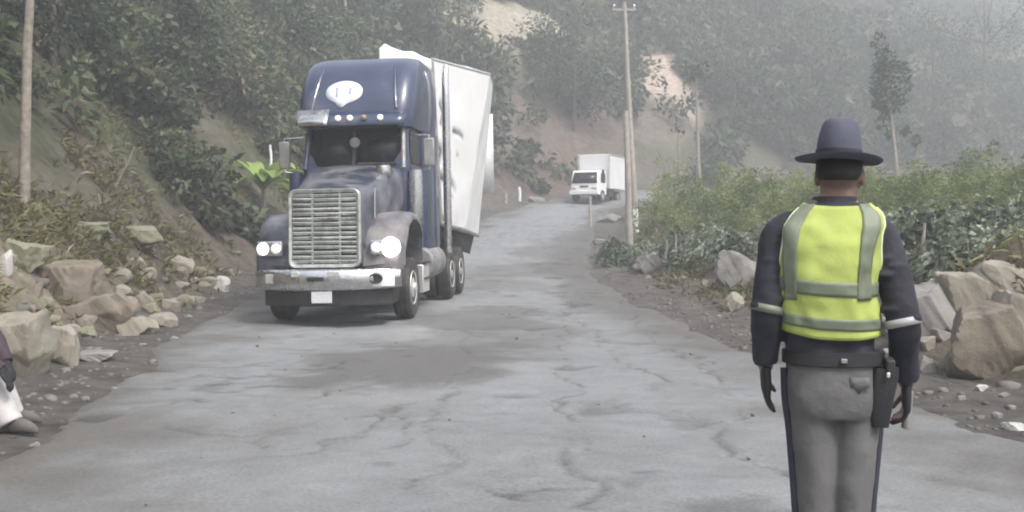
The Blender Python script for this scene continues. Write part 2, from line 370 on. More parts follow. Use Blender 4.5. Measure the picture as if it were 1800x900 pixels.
def build_ground():
    a1 = np.concatenate([np.linspace(-180, -50, 40, endpoint=False), np.linspace(-50, 50, 460, endpoint=False), np.linspace(50, 180, 40, endpoint=False)])
    rr = np.concatenate([[0.3], np.geomspace(1.0, 8, 30, endpoint=False), np.geomspace(8, 40, 190, endpoint=False), np.geomspace(40, 330, 170)])
    A, RR = np.meshgrid(np.radians(a1), rr)
    x = (np.sin(A) * RR).ravel(); y = (np.cos(A) * RR).ravel()
    yc = np.clip(y, -38, 415)
    z = H(x, yc); V = np.c_[x, y, z]; na = len(a1); nr = len(rr)
    i = np.arange(na); k = np.arange(nr - 1); K, I = np.meshgrid(k, i, indexing='ij'); J = (I + 1) % na
    F = np.stack([K * na + I, (K + 1) * na + I, (K + 1) * na + J, K * na + J], -1).reshape(-1, 4)[:, ::-1]
    o = npmesh('ground', V, F, M['ground'], cols=ground_colour(x, yc, z)); tag(o, kind='structure')
build_ground()

CRACKS = [[(1000, 520), (985, 600), (1010, 690), (990, 790), (1040, 890)], [(830, 560), (810, 640), (770, 740), (760, 880)], [(1090, 520), (1160, 590), (1260, 660), (1330, 740)], [(600, 620), (540, 700), (430, 820)],[(990, 505), (1030, 560), (1090, 615), (1170, 672)], [(880, 462), (960, 482), (1000, 470), (1060, 470)], [(100, 760), (250, 665), (355, 648)], [(690, 715), (640, 760), (540, 800), (400, 815)],
          [(1035, 775), (1055, 795)], [(1180, 690), (1290, 770), (1380, 850)], [(700, 700), (720, 740), (690, 790)], [(250, 720), (330, 700), (360, 705)], [(480, 640), (560, 690)], [(620, 730), (740, 735)],
          [(1100, 610), (1180, 600), (1270, 640)], [(300, 745), (420, 770), (520, 745)], [(880, 860), (930, 890)], [(930, 530), (900, 545), (790, 550)], [(1010, 520), (1060, 500), (1110, 520)]]
STAINS = [(-1.0, 11.6, 1.25, 2.1, 0.95), (0.2, 16, 0.9, 2.4, 0.5), (-0.2, 12.6, 0.9, 1.6, 0.5), (-0.6, 18.5, 1.3, 2.8, 0.6), (-0.7, 15.2, 1.1, 2.0, 0.55), (0.6, 33, 1.8, 3.0, 0.5), (2.5, 24, 1.3, 6, 0.75), (2.3, 34, 1.5, 6, 0.8), (1.2, 41, 1.3, 3.5, 0.6), (2.9, 44, 1.2, 6, 0.7), (2.9, 13, 0.9, 4, 0.35), (-0.2, 27, 1.2, 2, 0.4)]
def build_road():
    ty = np.concatenate([np.arange(-12, 3, 0.3), np.arange(3, 9, 0.035), np.arange(9, 20, 0.06), np.arange(20, 45, 0.14), np.arange(45, 160, 0.5)])
    u = np.linspace(-1, 1, 190)
    cx = np.interp(ty, _ty, _tx); hw = np.interp(ty, _ty, _tw); g = np.interp(ty, _ty, _tg); L = np.sqrt(1 + g * g)
    off = (hw[:, None] + 0.25) * u[None]
    x = (cx[:, None] + off / L[:, None]).ravel(); y = (ty[:, None] - off * g[:, None] / L[:, None]).ravel()
    s, h, dl, dr = ground_parts(x, y); d = np.maximum(dl, dr)
    z = road_z(y) + fbm(x * 0.7, y * 0.7, 4) * 0.05 + fbm(x * 3, y * 3, 4) * 0.012 + fbm(x * 9, y * 9, 3) * 0.006 + 0.03
    base = np.array((0.218, 0.224, 0.226)); n = fbm(x * 0.8, y * 0.8, 5); n2 = fbm(x * 2.5 + 7, y * 2.5, 4)
    n5 = fbm(x * 7 + 1.5 * n2, y * 7, 4); c = base[None] * (1 + 0.14 * n + 0.10 * n2 + 0.16 * n5)[:, None]
    dirt = np.array((0.125, 0.121, 0.116))
    for sx, sy, rx, ry, a in STAINS:
        q = ((x - sx) / rx) ** 2 + ((y - sy) / ry) ** 2
        k = (sstep(1.3, 0.55, q + n * 0.9 + n2 * 0.5) * a)[:, None]; c = c * (1 - k) + dirt * k
    k = (sstep(-2.0, 0.1, d + n * 1.7 + n2 * 0.7) * 0.92)[:, None]; c = c * (1 - k) + np.array((0.122, 0.114, 0.104)) * k
    for poly in CRACKS:
        P = []
        for px, py in poly:
            Y = EYE * 1800 / (py - 400); P.append(((px - 900) / 1800 * Y, Y))
        dm = np.full(len(x), 9.0); wx = x + fbm(x * 2.2, y * 2.2, 4) * 0.28; wy = y + fbm(x * 2.2 + 31, y * 2.2, 4) * 0.28
        for (ax, ay), (bx, by) in zip(P[:-1], P[1:]):
            vx, vy = bx - ax, by - ay; t = np.clip(((wx - ax) * vx + (wy - ay) * vy) / (vx * vx + vy * vy), 0, 1)
            dm = np.minimum(dm, np.hypot(wx - ax - t * vx, wy - ay - t * vy))
        wd = 0.012 + 0.05 * np.clip(fbm(x * 1.1 + 77, y * 1.1, 3) + 0.12, 0, 1)
        k = np.exp(-(dm / wd) ** 2) * np.clip(0.8 + 1.7 * fbm(x * 1.9 + 3, y * 1.9 + 8, 4), 0, 1); z -= 0.02 * k; c = c * (1 - 0.62 * k[:, None]) + np.array((0.05, 0.05, 0.047)) * 0.62 * k[:, None]
        k2 = np.exp(-(dm / 0.35) ** 2) * np.clip(0.4 + n2, 0, 1) * 0.3; c = c * (1 - k2[:, None]) + dirt * k2[:, None]
    pot = sstep(0.30, 0.6, fbm(x * 1.5 + 60, y * 1.5 + 11, 4)); z -= 0.03 * pot; c = c * (1 - 0.35 * pot[:, None])
    scuff = sstep(0.28, 0.5, fbm(x * 2.4 + 20, y * 5.0, 4)) * sstep(0.0, 0.4, fbm(x * 0.35 + 9, y * 0.35, 2) + 0.1); c = c * (1 - 0.38 * scuff[:, None])
    z -= sstep(-0.25, 0.2, d) * 0.16
    nu = len(u); nt_ = len(ty); K, I = np.meshgrid(np.arange(nt_ - 1), np.arange(nu - 1), indexing='ij')
    F = np.stack([K * nu + I, K * nu + I + 1, (K + 1) * nu + I + 1, (K + 1) * nu + I], -1).reshape(-1, 4)
    o = npmesh('road', np.c_[x, y, z], F, M['road'], cols=np.clip(c, 0.02, 0.9)); tag(o, kind='structure')
build_road()

# ------------------------------------------------------------------ foliage
def unit(v): return v / (np.linalg.norm(v, axis=1, keepdims=True) + 1e-9)
def leaves(pos, out, length, width, rng, droop=0.25, spread=0.9):
    """diamond leaves with a bent tip: pos (n,3), outward direction (n,3)"""
    n = len(pos); a = unit(out + rng.normal(0, spread, (n, 3)) * 0.7 + np.array((0, 0, -droop)))
    b = unit(np.cross(a, rng.normal(0, 1, (n, 3)))); nn = np.cross(a, b)
    L = (length * rng.uniform(0.6, 1.3, n))[:, None]; W = (width * rng.uniform(0.7, 1.2, n))[:, None]
    p0 = pos; p1 = pos + a * L * 0.45 + b * W * 0.5 + nn * W * 0.12; p2 = pos + a * L + np.array((0, 0, -1)) * L * droop * 0.5; p3 = pos + a * L * 0.45 - b * W * 0.5 + nn * W * 0.12
    V = np.stack([p0, p1, p2, p3], 1).reshape(-1, 3); F = np.arange(4 * n).reshape(-1, 4)
    return V, F
def clumps(center, radii, nclump, nleaf, rng, crad=0.4, tint=0.5, tvar=0.18, shell=0.55, flat_bottom=True):
    d = unit(rng.normal(0, 1, (nclump, 3)))
    if flat_bottom: d[:, 2] = np.where(d[:, 2] < -0.35, -d[:, 2] * 0.5, d[:, 2])
    rad = rng.uniform(shell, 1.05, nclump)[:, None] * (1 + 0.25 * rng.normal(0, 1, (nclump, 1)))
    cc = np.array(center) + d * np.array(radii) * rad
    k = rng.randint(0, nclump, nleaf); dd = unit(rng.normal(0, 1, (nleaf, 3)))
    cr = crad * rng.uniform(0.6, 1.3, nclump)
    pos = cc[k] + dd * (cr[k] * rng.uniform(0.3, 1, nleaf) ** 0.6)[:, None]
    ct = rng.normal(tint, tvar, nclump)
    return pos, unit(dd + d[k] * 0.8 + np.array((0, 0, 0.35))), np.clip(ct[k] + rng.normal(0, 0.09, nleaf), 0, 1)

class Leafy:
    def __init__(s): s.V = []; s.F = []; s.T = []; s.n = 0
    def add(s, V, F, T): s.V.append(V); s.F.append(F + s.n); s.T.append(T); s.n += len(V)
    def build(s, name, m, parent=None):
        return npmesh(name, np.concatenate(s.V), np.concatenate(s.F), m, parent, attrs={'tint': np.concatenate(s.T)}, smooth=False)

rng = np.random.RandomState(5)
def in_scar(x, y, z):
    k = np.zeros(len(x))
    for p, r, col in SCARP:
        k = np.maximum(k, (1.35 if col[0] > 0.3 else 0.7) * np.exp(-0.7 * (((x - p.x) / r[0]) ** 2 + ((z - p.z) / r[1]) ** 2) ** 1.5) * (np.abs(y - p.y) < 12))
    return k

def hillside_scrub():
    lf = Leafy()
    # candidate places on the cut bank and the mountainside
    n = 60000
    Y = np.concatenate([rng.uniform(5, 40, n // 3), rng.uniform(40, 130, n // 3), rng.uniform(100, 330, n // 3)]); X = rng.uniform(-0.85, 0.8, n // 3 * 3) * (Y + 2)
    s, hw, dl, dr = ground_parts(X, Y); z = H(X, Y)
    el = (z - EYE) / Y
    far = Y > 40
    dens = np.where(Y < 40, 0.55, np.where(Y < 130, 0.34, 0.18))
    patch = sstep(-0.22, 0.22, fbm(X * 0.22 + 3, Y * 0.16, 4) + np.where(Y < 30, -0.10, 0.08) + 0.22 * fbm(X * 0.05 + 31, Y * 0.05, 3))
    low = np.where(Y < 30, sstep(4.2, 6.8, dl + fbm(X * 0.3, Y * 0.3, 3) * 1.5), sstep(1.2, 3.0, dl))
    STK = ground_hit(476, 308); BAN = ground_hit(462, 372); clear = (np.hypot(X - STK.x, Y - STK.y + 1.0) > 2.6) & (np.hypot(X - BAN.x, Y - BAN.y + 0.8) > 2.2)
    p = clear * dens * patch * low * np.clip(1 - in_scar(X, Y, z), 0, 1) * (el < 0.36) * (dl > 0.8)
    keep = rng.rand(len(X)) < p * np.where(Y < 40, Y / 30 + 0.25, 1)
    X, Y, z, dl = X[keep], Y[keep], z[keep], dl[keep]
    toneN = fbm(X * 0.08 + 9, Y * 0.08, 3)
    for x, y, zz, d, tn in zip(X, Y, z, dl, toneN):
        sz = (0.55 + 0.75 * rng.rand() ** 1.5) * (0.75 + min(y, 140) / 55) * (0.75 if d < 5 else 1)
        hgt = sz * rng.uniform(0.6, 1.1)
        nl = int(300 + 260 * rng.rand()) if y < 45 else int(150 + 110 * rng.rand())
        ls = (0.085 + 0.0034 * y + 0.0025 * max(0, y - 50)) * rng.uniform(0.7, 1.5)
        pos, out, t = clumps((x, y, zz + hgt * 0.35), (sz, sz, hgt), 7 + int(5 * rng.rand()), nl, rng, crad=sz * 0.38, tint=0.45 + 0.35 * tn + rng.normal(0, 0.17), tvar=0.15)
        V, F = leaves(pos, out, ls * rng.uniform(1.0, 1.7), ls * rng.uniform(0.5, 0.9), rng); lf.add(V, F, t)
    print('scrub bushes', len(X), 'leaves', lf.n // 4)
    tag(lf.build('hillside_scrub', M['scrub']), 'grey green scrub covering the steep mountainside above the road', 'scrub', kind='stuff')
hillside_scrub()

def straw_grass():
    """dry grass and low weeds hanging on the cut bank and verges"""
    lf = Leafy(); n = 60000
    Y = rng.uniform(5.5, 42, n); X = rng.uniform(-0.75, 0.7, n) * (Y + 1)
    s, hw, dl, dr = ground_parts(X, Y); z = H(X, Y); d = np.maximum(dl, dr)
    f = 0.75 * fbm(X * 0.7, Y * 0.7, 4)
    p = sstep(0.9, 2.4, d) * sstep(-0.12, 0.3, f) * np.where(dl > 0, 1, 0.8) * np.where((dl > 7), 0.4, 1.6)
    k = rng.rand(n) < p; X, Y, z, f = X[k], Y[k], z[k], f[k]; n = len(X)
    m = 5; pos = np.repeat(np.c_[X, Y, z - 0.02], m, 0) + rng.normal(0, 0.05, (n * m, 3)) * np.array((1, 1, 0.2))
    out = np.tile(np.array((0.25, -0.1, 0.9)), (n * m, 1)) + rng.normal(0, 0.45, (n * m, 3))
    V, F = leaves(pos, out, 0.34, 0.05, rng, droop=0.5, spread=0.35)
    t = np.clip(np.repeat(0.5 - f * 0.7 + rng.normal(0, 0.15, n), m) + rng.normal(0, 0.1, n * m), 0, 1)
    lf.add(V, F, t); tag(lf.build('dry_grass', M['straw']), 'dry yellowish grass and weeds on the roadside banks', 'grass', kind='stuff')
straw_grass()

def bush_mesh(seed, rad, hgt, nleaf, ls, lw, tint, m, nclump=16, name='foliage', droop=0.25):
    r = np.random.RandomState(seed); lf = Leafy()
    pos, out, t = clumps((0, 0, hgt * 0.5), (rad, rad, hgt * 0.5), nclump, nleaf, r, crad=rad * 0.34, tint=tint, tvar=0.24, flat_bottom=False)
    pos[:, 2] = np.clip(pos[:, 2], 0.03, None)
    V, F = leaves(pos, out, ls, lw, r, droop=droop); lf.add(V, F, t)
    return npmesh(name, V, F, M[m], attrs={'tint': t}, smooth=False, link=False)

def stems_mesh(seed, n, h, r0, spread, m='darkbark', name='stem'):
    r = random.Random(seed); mb = MB()
    for k in range(n):
        a = r.uniform(0, 6.28); q = r.uniform(0.2, 1) * spread
        mb.tube([(0.04 * math.cos(a), 0.04 * math.sin(a), -0.25), (q * 0.4 * math.cos(a), q * 0.4 * math.sin(a), h * 0.45), (q * math.cos(a + 0.3), q * math.sin(a + 0.3), h)], [r0, r0 * 0.8, r0 * 0.35], 6)
    o = mb.build(name, M[m]); me = o.data; bpy.data.objects.remove(o); return me

# right hand bank: each clump is a plant of its own
def meshobj(name, me, parent=None):
    o = bpy.data.objects.new(name, me); C.objects.link(o)
    if parent is not None: o.parent = parent
    return o

def plant(name, loc, rz, sc, leafme, stemme, label, cat, group=None):
    r = empty(name, loc, rz, label, cat, group); r.scale = (sc, sc, sc * random.uniform(0.85, 1.1))
    meshobj('foliage', leafme, r); meshobj('stem', stemme, r)
    return r

BROAD = [bush_mesh(40 + k, 0.75, 0.95, 620, 0.22, 0.13, 0.38 + 0.1 * k, 'broad', 18, droop=0.45) for k in range(4)]
TALL = [bush_mesh(50 + k, 1.0, 2.3, 1500, 0.20, 0.065, 0.38 + 0.12 * k, 'tall', 26, droop=0.3) for k in range(4)]
STEM_S = [stems_mesh(k, 5, 0.9, 0.022, 0.35, 'bark') for k in range(3)]
STEM_T = [stems_mesh(10 + k, 6, 1.6, 0.03, 0.55, 'bark') for k in range(3)]
def right_plants():
    rr = random.Random(3)
    # front row of broad leaved plants: (px along the bank, distance)
    k = 0
    for px in range(1075, 1830, 27):
        Y = np.interp(px, [1075, 1150, 1300, 1500, 1700, 1830], [36, 31, 25, 20.5, 17, 15.2]) + rr.uniform(-0.9, 0.9)
        x = (px + rr.uniform(-8, 8) - 900) / 1800 * Y; z = h1(x, Y)
        plant('broad_leaved_plant', (x, Y, z - 0.03), rr.uniform(0, 6.28), rr.uniform(0.4, 0.85), BROAD[k % 4], STEM_S[k % 3],
              'dark blue green broad leaved plant in the low front row along the right bank', 'plant', 'broad leaved plants along the right bank'); k += 1
    for px in range(1090, 1850, 24):
        Y = np.interp(px, [1075, 1150, 1300, 1500, 1700, 1830], [39, 34.5, 28.5, 24, 20, 18]) + rr.uniform(-1.0, 1.0)
        x = (px + rr.uniform(-8, 8) - 900) / 1800 * Y; z = h1(x, Y)
        plant('broad_leaved_plant', (x, Y, z - 0.03), rr.uniform(0, 6.28), rr.uniform(0.45, 0.95), BROAD[k % 4], STEM_S[k % 3],
              'dark blue green broad leaved plant in the low front row along the right bank', 'plant', 'broad leaved plants along the right bank'); k += 1
    for row, (dy, sc) in enumerate(((38.5, 0.8), (43.5, 1.0), (50, 1.1), (58, 1.2))):
        for px in range(1125 + row * 20, 1880, 30):
            Y = dy * np.interp(px, [1120, 1300, 1830], [1.0, 0.86, 0.66]) + rr.uniform(-1.6, 1.6)
            x = (px + rr.uniform(-10, 10) - 900) / 1800 * Y; z = h1(x, Y)
            if -lateral([x], [Y])[0][0] < 5.0: continue
            plant('tall_shrub', (x, Y, z - 0.03), rr.uniform(0, 6.28), sc * rr.uniform(0.38, 0.8), TALL[k % 4], STEM_T[k % 3],
                  'yellow green feathery shrub in the tall mass behind the broad leaved plants', 'shrub', 'yellow green shrubs on the right bank'); k += 1
right_plants()

def tree(name, base, height, crown_r, crown_h, seed, label, cat='tree', leafm='darkleaf', bark='darkbark', nleaf=1600, ls=0.35, lean=0.0, trunk_r=0.16, crown_at=None, group=None, tint=0.45, nclump=22):
    r = np.random.RandomState(seed); t = empty(name, base, 0, label, cat, group)
    mb = MB(); n = 7; pts = []
    for k in range(n):
        q = k / (n - 1); pts.append((lean * q + r.normal(0, 0.03) * height * 0.06, r.normal(0, 0.03) * height * 0.06, -0.4 + q * (height + 0.4)))
    mb.tube(pts, [trunk_r * (1.15 - 0.9 * k / (n - 1)) for k in range(n)], 9)
    cz = height - crown_h * 0.45 if crown_at is None else crown_at
    for k in range(7):
        a = r.uniform(0, 6.28); q = r.uniform(0.45, 0.9); z0 = max(0.3, cz - crown_h * 0.45 + q * crown_h * 0.7)
        L = crown_r * r.uniform(0.6, 0.95); bx = lean * z0 / height
        mb.tube([(bx, 0, z0), (bx + math.cos(a) * L * 0.5, math.sin(a) * L * 0.5, z0 + 0.2 * L), (bx + math.cos(a) * L, math.sin(a) * L, z0 + 0.5 * L)], [trunk_r * 0.45, trunk_r * 0.3, trunk_r * 0.12], 6)
    mb.build('trunk', M[bark], t)
    pos, out, tt = clumps((lean * cz / height, 0, cz), (crown_r, crown_r, crown_h * 0.5), nclump, nleaf, r, crad=crown_r * 0.32, tint=tint, tvar=0.2, shell=0.35, flat_bottom=False)
    V, F = leaves(pos, out, ls, ls * 0.55, r); npmesh('crown', V, F, M[leafm], t, attrs={'tint': tt}, smooth=False)
    return t

# trees one can tell apart
def on_ground(px, Y): x = (px - 900) / 1800 * Y; return (x, Y, h1(x, Y))
tree('dark_tree', on_ground(1578, 62), 8.6, 1.15, 6.2, 21, 'tall dark tree with a pale bare trunk standing behind the officer on the hazy slope', leafm='darkleaf', bark='bark', nleaf=1700, ls=0.30, lean=-0.9, trunk_r=0.14, nclump=38, crown_at=5.7)
tree('slender_tree', on_ground(1229, 70), 9.2, 1.1, 1.6, 22, 'slender pale tree with a long bare trunk and a tiny tuft of leaves on top', leafm='scrub', bark='bark', nleaf=260, ls=0.4, lean=-0.25, trunk_r=0.17)
tree('bare_sapling', on_ground(1196, 66), 4.6, 0.4, 0.7, 23, 'short crooked pale sapling beside the slender bare trunked tree', leafm='scrub', bark='bark', nleaf=40, ls=0.25, lean=-0.15, trunk_r=0.13)
g = ground_hit(40, 360); tree('roadside_tree', g, 9.5, 2.0, 3.0, 24, 'thin grey trunk tree rising from the left bank at the picture edge', leafm='scrub', bark='bark', nleaf=1400, ls=0.28, lean=0.35, trunk_r=0.095)
g = ground_hit(607, 110); tree('roadside_tree', g, 9.0, 1.8, 3.2, 25, 'pale trunked tree on the bank rising straight behind the truck cab roof', leafm='scrub', bark='bark', nleaf=900, ls=0.35, trunk_r=0.13)
for q, (px, py, hh, cr, lab, m_) in enumerate([
    (330, 165, 3.4, 2.3, 'rounded dark bush tree high on the left bank with pale flecks of leaf', 'scrub'), (95, 120, 3.6, 2.2, 'dark bushy tree near the upper left corner beside the thin trunk', 'darkleaf'),
    (480, 120, 3.8, 2.4, 'dense dark green tree on the bank above and left of the truck cab', 'darkleaf'), (240, 120, 3.5, 2.2, 'low dark spreading tree on the left bank between two lighter bushes', 'darkleaf'),
    (760, 75, 4.5, 2.9, 'grey green round tree on the slope above the trailer roof', 'scrub'), (560, 60, 4.0, 2.4, 'dark tree at the top of the bank left of the pale trunk', 'darkleaf'),
    (1010, 230, 4.2, 2.6, 'dark green bushy tree on the slope just above the distant box truck', 'darkleaf'), (1150, 60, 6.5, 3.4, 'dark bushy tree on the slope beside the top of the utility pole', 'darkleaf'),
    (985, 165, 4.6, 3.0, 'green round tree halfway up the slope above the bare red earth', 'scrub'), (1290, 225, 4.4, 2.6, 'small dark tree alone on the pale slope right of the slender tree', 'darkleaf'),
    (1410, 160, 6.0, 3.4, 'hazy grey green tree on the far slope above the officer hat', 'scrub'), (1640, 215, 6.5, 4.2, 'broad dark tree behind the bank right of the tall dark tree', 'darkleaf'),
    (1730, 225, 7.5, 4.6, 'hazy dark tree mass above the right bank near the picture edge', 'darkleaf'), (1330, 90, 6.0, 3.2, 'hazy round tree high on the far slope right of the pole', 'scrub')]):
    g = ground_hit(px, py); sc = max(1.0, g.y / 60)
    tree('slope_tree', g, hh * sc, cr * sc, hh * 0.9 * sc, 60 + q, lab, leafm=m_, nleaf=3400 if g.y < 50 else 2600, ls=0.12 + 0.0026 * g.y, trunk_r=0.12 * sc, tint=0.5 if m_ == 'scrub' else 0.42)

def banana(loc, seed, label, sc=1.0):
    r = random.Random(seed); t = empty('banana_plant', loc, 0, label, 'plant')
    mb = MB(); mb.tube([(0, 0, -0.3), (0.03, 0, 0.5), (0.0, 0.02, 1.0)], [0.09, 0.08, 0.05], 9); mb.build('stem', M['bark'], t)
    V = []; F = []; T = []
    for k in range(11):
        a = k * 2.4 + r.uniform(-0.3, 0.3); L = r.uniform(0.9, 1.5) * sc; up = r.uniform(0.5, 1.4); wd = 0.16 * sc; n = 8; b0 = len(V)
        tint = r.uniform(0.15, 0.95)
        for i in range(n + 1):
            q = i / n; rr_ = q * L * 0.8; z = 0.75 + up * q * L - 0.85 * q * q * L
            w_ = wd * (math.sin(math.pi * min(1, q * 0.92 + 0.06)) ** 0.7)
            cx, cy = math.cos(a) * rr_, math.sin(a) * rr_; sx, sy = -math.sin(a), math.cos(a)
            V += [(cx + sx * w_, cy + sy * w_, z + w_ * 0.25), (cx, cy, z), (cx - sx * w_, cy - sy * w_, z + w_ * 0.25)]
            if i:
                for j in (0, 1): F.append((b0 + (i - 1) * 3 + j, b0 + (i - 1) * 3 + j + 1, b0 + i * 3 + j + 1, b0 + i * 3 + j)); T.append(tint)
    npmesh('foliage', np.array(V), np.array(F), M['bright'], t, attrs={'tint': np.array(T)})
g = ground_hit(462, 372); banana(g, 4, 'bright green plant with long arching leaves on the bank beside the truck hood', 1.7)

# ------------------------------------------------------------------ rocks
_b = bmesh.new(); bmesh.ops.create_icosphere(_b, subdivisions=5, radius=1.0)
ICO_V = np.array([v.co[:] for v in _b.verts]); ICO_F = np.array([[v.index for v in f.verts] for f in _b.faces]); _b.free()
_b = bmesh.new(); bmesh.ops.create_icosphere(_b, subdivisions=1, radius=1.0)
ICS_V = np.array([v.co[:] for v in _b.verts]); ICS_F = np.array([[v.index for v in f.verts] for f in _b.faces]); _b.free()
def rock_shape(seed, size, planes=15, V=ICO_V, rough=0.075):
    r = np.random.RandomState(seed); d = unit(V.copy()); n = unit(r.normal(0, 1, (planes, 3))); h = r.uniform(0.6, 0.92, planes); n[0] = (r.uniform(-0.3, 0.3), r.uniform(-0.3, 0.1), 0.93); h[0] = 0.58; n[1] = (r.uniform(-0.3, 0.3), -0.9, r.uniform(0, 0.35)); h[1] = 0.62
    dot = d @ n.T; rad = np.where(dot > 0.05, h[None] / np.maximum(dot, 0.05), 9).min(1); rad = np.minimum(rad, 1.12)
    p = d * rad[:, None]
    q = p * 2.3 + seed * 1.7
    p = p * (1 + rough * (fbm(q[:, 0] + q[:, 2] * 0.7, q[:, 1] - q[:, 2] * 0.4, 6) * 2))[:, None]
    return p * np.array(size) * 0.5 / 0.85
def boulder(label, px, py, wpx, hpx, m, seed, name='boulder', group=None, sink=0.4, depth=0.9):
    g = ground_hit(px, py); k = 1800 / g.y; wd, hh = wpx / k, hpx / k
    V = rock_shape(seed, (wd, wd * depth, hh * (1 + sink))); a = seed * 1.3
    loc = (g.x, g.y + wd * 0.2, g.z + hh * 0.5 - hh * sink * 0.5)
    o = npmesh(name, V, ICO_F, M[m], smooth=True); o.data.set_sharp_from_angle(angle=R(22)); o.location = loc; o.rotation_euler = (0, 0, 0)
    tag(o, label, 'rock', group); return o
for q, a in enumerate([
    ('large pale cream boulder at the left picture edge behind the seated person', 18, 648, 118, 112, 'rockpale'),
    ('upright cream boulder with a flat face beside the large pale boulder', 98, 636, 78, 70, 'rockpale'),
    ('big tan angular block jutting from the left bank above the cream boulders', 112, 528, 120, 78, 'rocktan'),
    ('squat brownish boulder half buried below the big tan block', 168, 572, 100, 62, 'rocktan'),
    ('greenish mossy boulder at the left edge above the tan block', 30, 462, 70, 42, 'rockgreen'),
    ('broad pale lichen covered rock sticking out of the grassy bank', 235, 425, 78, 34, 'rockgreen'),
    ('long slanting grey green rock slab left of the lichen covered rock', 150, 412, 80, 26, 'rockgreen'),
    ('pale boulder on the dark soil of the bank near the truck', 312, 482, 46, 34, 'rockpale'),
    ('rounded whitish rock at the bank foot left of the truck bumper', 391, 512, 28, 28, 'rockwhite'),
    ('low pale broken rock at the foot of the grassy bank', 232, 588, 66, 38, 'rockpale'),
    ('small cream rock next to the low broken rock on the verge', 283, 574, 40, 26, 'rockpale'),
    ('flat grey slab lying on the left verge in front of the cream boulders', 162, 634, 72, 17, 'rockgrey'),
    ('thin slanted pale rock in the middle of the grassy bank', 258, 492, 36, 24, 'rockpale'),
    ('small pale rock below the thin slanted rock on the bank', 213, 520, 34, 20, 'rockpale'),
    ('whitish chip of rock at the very left edge of the bank', 6, 482, 26, 40, 'rockwhite'),
    ('small grey rock among soil near the foot of the dark bank', 320, 508, 24, 14, 'rockgrey'),
    ('pale grey boulder left of the officer by the right verge', 1303, 508, 64, 70, 'rockgrey'),
    ('low grey rock under the plants near the leaning post', 1150, 472, 56, 32, 'rockgrey'),
    ('small whitish rock below the plants between two grey rocks', 1213, 470, 26, 22, 'rockwhite'),
    ('pale knobbly rock on the verge in front of the grey boulder', 1292, 545, 30, 30, 'rockpale'),
    ('dusky grey boulder just right of the officer elbow', 1632, 595, 125, 105, 'rockgrey'),
    ('tan block standing behind the tilted slab on the right', 1698, 565, 108, 100, 'rockpale'),
    ('large tilted brown slab leaning among the right hand boulders', 1745, 658, 145, 142, 'rocktan'),
    ('tan boulder cut off by the right picture edge', 1800, 645, 125, 150, 'rockpale'),
    ('smooth pale boulder on top of the right hand rock pile', 1772, 518, 125, 62, 'rockpale'),
    ('small broken pale rock on the soil beside the dusky boulder', 1633, 614, 30, 24, 'rockpale'),
    ('small white stone on the verge below the tilted slab', 1726, 688, 20, 12, 'rockwhite'),
    ('flat white stone at the road edge by the right picture edge', 1788, 758, 40, 14, 'rockwhite'),
    ('brownish rock wedged under the earth heap on the right', 1655, 520, 40, 34, 'rockgrey')]):
    boulder(*a, 100 + q)
for q, (px, py, s_) in enumerate([(205, 690, 16), (150, 705, 13), (128, 700, 12), (235, 672, 14), (90, 705, 14), (195, 728, 12), (268, 640, 14), (305, 600, 13), (330, 560, 12), (350, 545, 11), (60, 790, 14), (120, 760, 12), (250, 610, 12), (372, 528, 10), (405, 478, 9), (420, 482, 7)]):
    boulder('fist sized grey stone lying loose on the left verge', px, py, s_, s_ * 0.65, 'rockgrey', 200 + q, 'stone', 'loose stones on the left verge')
for q, (px, py, s_) in enumerate([(1175, 480, 18), (1105, 462, 16), (1240, 500, 14), (1200, 492, 12), (1660, 690, 14), (1690, 705, 12), (1755, 735, 16), (1765, 700, 14), (1700, 668, 16), (1080, 452, 14), (1140, 490, 10), (1265, 560, 10), (1780, 720, 12)]):
    boulder('fist sized grey stone lying loose on the right verge', px, py, s_, s_ * 0.65, 'rockgrey', 230 + q, 'stone', 'loose stones on the right verge')

rk = random.Random(17)
for q in range(46):
    px = rk.uniform(0, 400); py = np.interp(px, [0, 200, 400], [640, 575, 515]) - rk.uniform(0, 1) ** 1.4 * np.interp(px, [0, 400], [190, 40]); s_ = rk.uniform(12, 34)
    boulder('rough dusty chunk of fallen rock lodged in the soil of the left bank', px, py, s_, s_ * rk.uniform(0.5, 0.85), rk.choice(['rockpale', 'rocktan', 'rockpale', 'rockgreen']), 500 + q, 'rock', 'fallen rock chunks on the left bank', sink=0.5)
for q in range(26):
    px = rk.uniform(1560, 1800); py = rk.uniform(505, 660); s_ = rk.uniform(14, 46)
    boulder('rough brownish chunk of rock among the right hand boulders', px, py, s_, s_ * rk.uniform(0.55, 0.9), rk.choice(['rockgrey', 'rocktan', 'rockgrey']), 560 + q, 'rock', 'rock chunks among the right hand boulders', sink=0.5)

